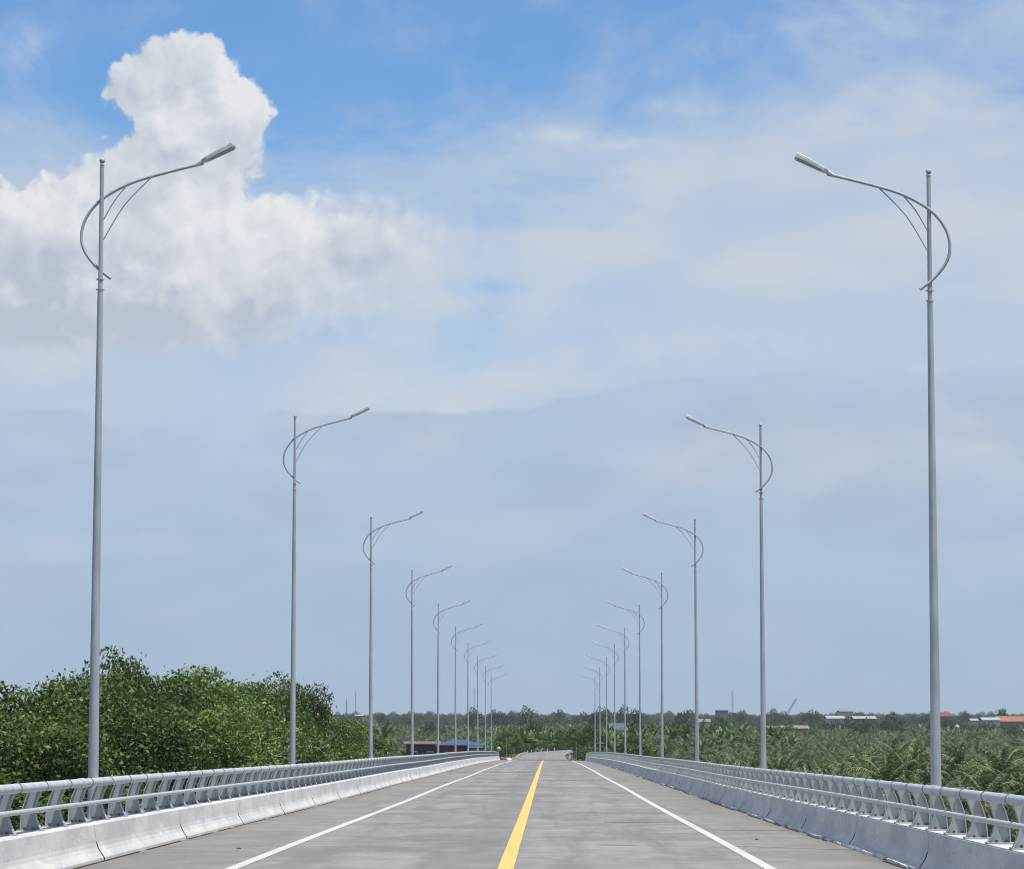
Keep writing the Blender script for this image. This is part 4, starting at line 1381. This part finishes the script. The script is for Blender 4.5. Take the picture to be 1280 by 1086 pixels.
# ------------------------------------------------------------------ things at the bridge end
# curved white kerb wall and guard posts on the left of the approach road
kw = MB(); ys = list(np.arange(338, 408, 3.0)); pv = None
for i in range(len(ys) - 1):
    xa, xb = xr_l(ys[i]) - .45 - .5 * sstep(350, 338, ys[i]), xr_l(ys[i + 1]) - .45 - .5 * sstep(350, 338, ys[i + 1])
    za, zb = z_road(ys[i]), z_road(ys[i + 1]); ha = .16
    b = len(kw.v)
    kw.v += [(xa - .12, ys[i], za - .3), (xa + .12, ys[i], za - .3), (xa + .09, ys[i], za + ha), (xa - .09, ys[i], za + ha), (xb - .12, ys[i + 1], zb - .3), (xb + .12, ys[i + 1], zb - .3), (xb + .09, ys[i + 1], zb + ha), (xb - .09, ys[i + 1], zb + ha)]
    for q in ((0, 4, 5, 1), (1, 5, 6, 2), (2, 6, 7, 3), (3, 7, 4, 0)): kw.f.append(tuple(b + j for j in q)); kw.mi.append(0)
tag(obj('kerb_wall', fix_normals(kw.mesh('kerb_wall', [M_WHITE]))), 'low curved white kerb wall left of the approach road', 'kerb wall')
gp = None
for k in range(6):
    y = 410 + k * 6.5
    x = xr_l(y) - .6
    if gp is None:
        m = MB(); m.tube([(0, 0, -.2), (0, 0, .36), (0, 0, .41)], [.065, .065, .04], 10); gp_me = m.mesh('shaft', [M_WHITE], True)
    root = empty('guard_post', (x, y, z_road(y) - .05)); gp = root
    obj('shaft', gp_me, root)
    tag(root, 'short white guard post along the outer edge of the road bend', 'guard post', 'white guard posts along the road bend')
def tri_block(x, y, label, w_=.75, h=.62):
    m = MB(); z = z_road(y)
    m.add([(-w_ / 2, -.25, -.3), (w_ / 2, -.25, -.3), (w_ / 2, .25, -.3), (-w_ / 2, .25, -.3), (-w_ * .16, -.16, h), (w_ * .16, -.16, h), (w_ * .16, .16, h), (-w_ * .16, .16, h)],
          [(0, 3, 2, 1), (4, 5, 6, 7), (0, 1, 5, 4), (1, 2, 6, 5), (2, 3, 7, 6), (3, 0, 4, 7)])
    tag(obj('concrete_block', m.mesh('concrete_block', [M_WHITE]), None, (x, y, z)), label, 'block')
tri_block(at(648.5, 338), 338, 'tapered white concrete block at the start of the left kerb wall', .9, .55)
tri_block(at(711.7, 338), 338, 'tapered white concrete block on the right edge of the approach road', .55, .55)
tri_block(at(733.5, 330), 330.5, 'white concrete end block beside the right railing end', .6, .95)
def wood_pole(px, d, ytop, label, r=.06):
    x = at(px, d); z = gz(x, d); m = MB(); h = zat(ytop, d) - z
    m.tube([(0, 0, -.5), (.02, 0, h * .5), (0, 0, h)], [r, r * .9, r * .8], 8)
    tag(obj('wooden_pole', m.mesh('wooden_pole', [M_WOOD], True), None, (x, d, z)), label, 'pole')
wood_pole(633, 335, 921, 'thin pale wooden pole left of the approach road')
wood_pole(719.5, 336, 927, 'thin pale wooden pole right of the approach road')
wood_pole(731.5, 334, 930, 'shorter thin pole by the right railing end')
# round traffic mirror (seen from behind) on a white post
d = 330; x = at(623.5, d); tm = empty('traffic_mirror', (x, d, gz(x, d))); tag(tm, 'round grey disc on a white post behind the left railing end', 'traffic mirror')
zc = zat(935, d) - tm.location.z
m = MB(); m.tube([(0, 0, -.3), (0, 0, zc)], .05, 8); obj('post', m.mesh('post', [M_WHITE], True), tm)
m = MB(); m.tube([(0, -.10, zc), (0, -.06, zc), (0, 0, zc)], [.10, .20, .24], 18); obj('disc', m.mesh('disc', [M_RAIL], True), tm)
# heap of rubble and a white sack
def lump(name, x, y, sx, sy, sz, seed, mat, label, cat):
    import bmesh
    bm = bmesh.new(); bmesh.ops.create_icosphere(bm, subdivisions=3, radius=1)
    r = random.Random(seed)
    ph = [r.uniform(0, 6) for _ in range(6)]
    for v in bm.verts:
        k = 1 + .16 * math.sin(3 * v.co.x + ph[0]) * math.sin(4 * v.co.y + ph[1]) + .10 * math.sin(7 * v.co.x + ph[2]) * math.cos(6 * v.co.z + ph[3]) + r.uniform(-.03, .03)
        v.co = Vector((v.co.x * sx * k, v.co.y * sy * k, max(-.4, v.co.z) * sz * k))
    me = bpy.data.meshes.new(name); bm.to_mesh(me); bm.free(); me.materials.append(mat)
    tag(obj(name, me, None, (x, y, gz(x, y) + sz * .3)), label, cat)
lump('rubble_heap', at(628.5, 329), 329, .55, .6, .45, 1, M_RUBBLE, 'brown heap of rubble at the end of the left barrier', 'rubble')
lump('white_sack', at(635.5, 330), 330, .42, .35, .35, 2, M_SACK, 'white sack lying beyond the end of the left barrier', 'sack')
lump('bleached_heap', at(632, 331), 331.5, .35, .35, .22, 4, M_TANROOF, 'small tan heap beside the white sack', 'rubble')
# litter on the shoulders
def pebble(x, y, s, seed, label, name='stone', cat='stone'):
    import bmesh
    bm = bmesh.new(); bmesh.ops.create_icosphere(bm, subdivisions=1, radius=s)
    r = random.Random(seed)
    for v in bm.verts: v.co = Vector((v.co.x * r.uniform(.8, 1.6), v.co.y * r.uniform(.8, 1.2), v.co.z * r.uniform(.3, .6)))
    me = bpy.data.meshes.new(name); bm.to_mesh(me); bm.free(); me.materials.append(M_RUBBLE)
    tag(obj(name, me, None, (x, y, z_road(y, x) + s * .25)), label, cat)
pebble(at(301, 38.3), 38.3, .035, 1, 'small dark stone on the left shoulder near the barrier')
pebble(at(942, 44), 44, .03, 3, 'tiny dark stone on the right shoulder just outside the white line')

# ------------------------------------------------------------------ haze
hz = MB(); hz.box(-2500, 2500, -60, 4600, -2.0, 44.0)
hm = bpy.data.materials.new('haze_air'); hm.use_nodes = True
t = NT(hm.node_tree)
out = t.n('ShaderNodeOutputMaterial'); pv = t.n('ShaderNodeVolumePrincipled')
pv.inputs['Color'].default_value = (.80, .90, 1.0, 1)
pv.inputs['Density'].default_value = .00010
pv.inputs['Anisotropy'].default_value = .2
t.plug(out.inputs['Volume'], pv.outputs[0])
ho = obj('haze', hz.mesh('haze', [hm])); ho['kind'] = 'stuff'
print('palms', n_palm, 'bananas', n_ban, 'stuff', len(pts_stuff), 'undergrowth', len(us), 'far', len(fw))
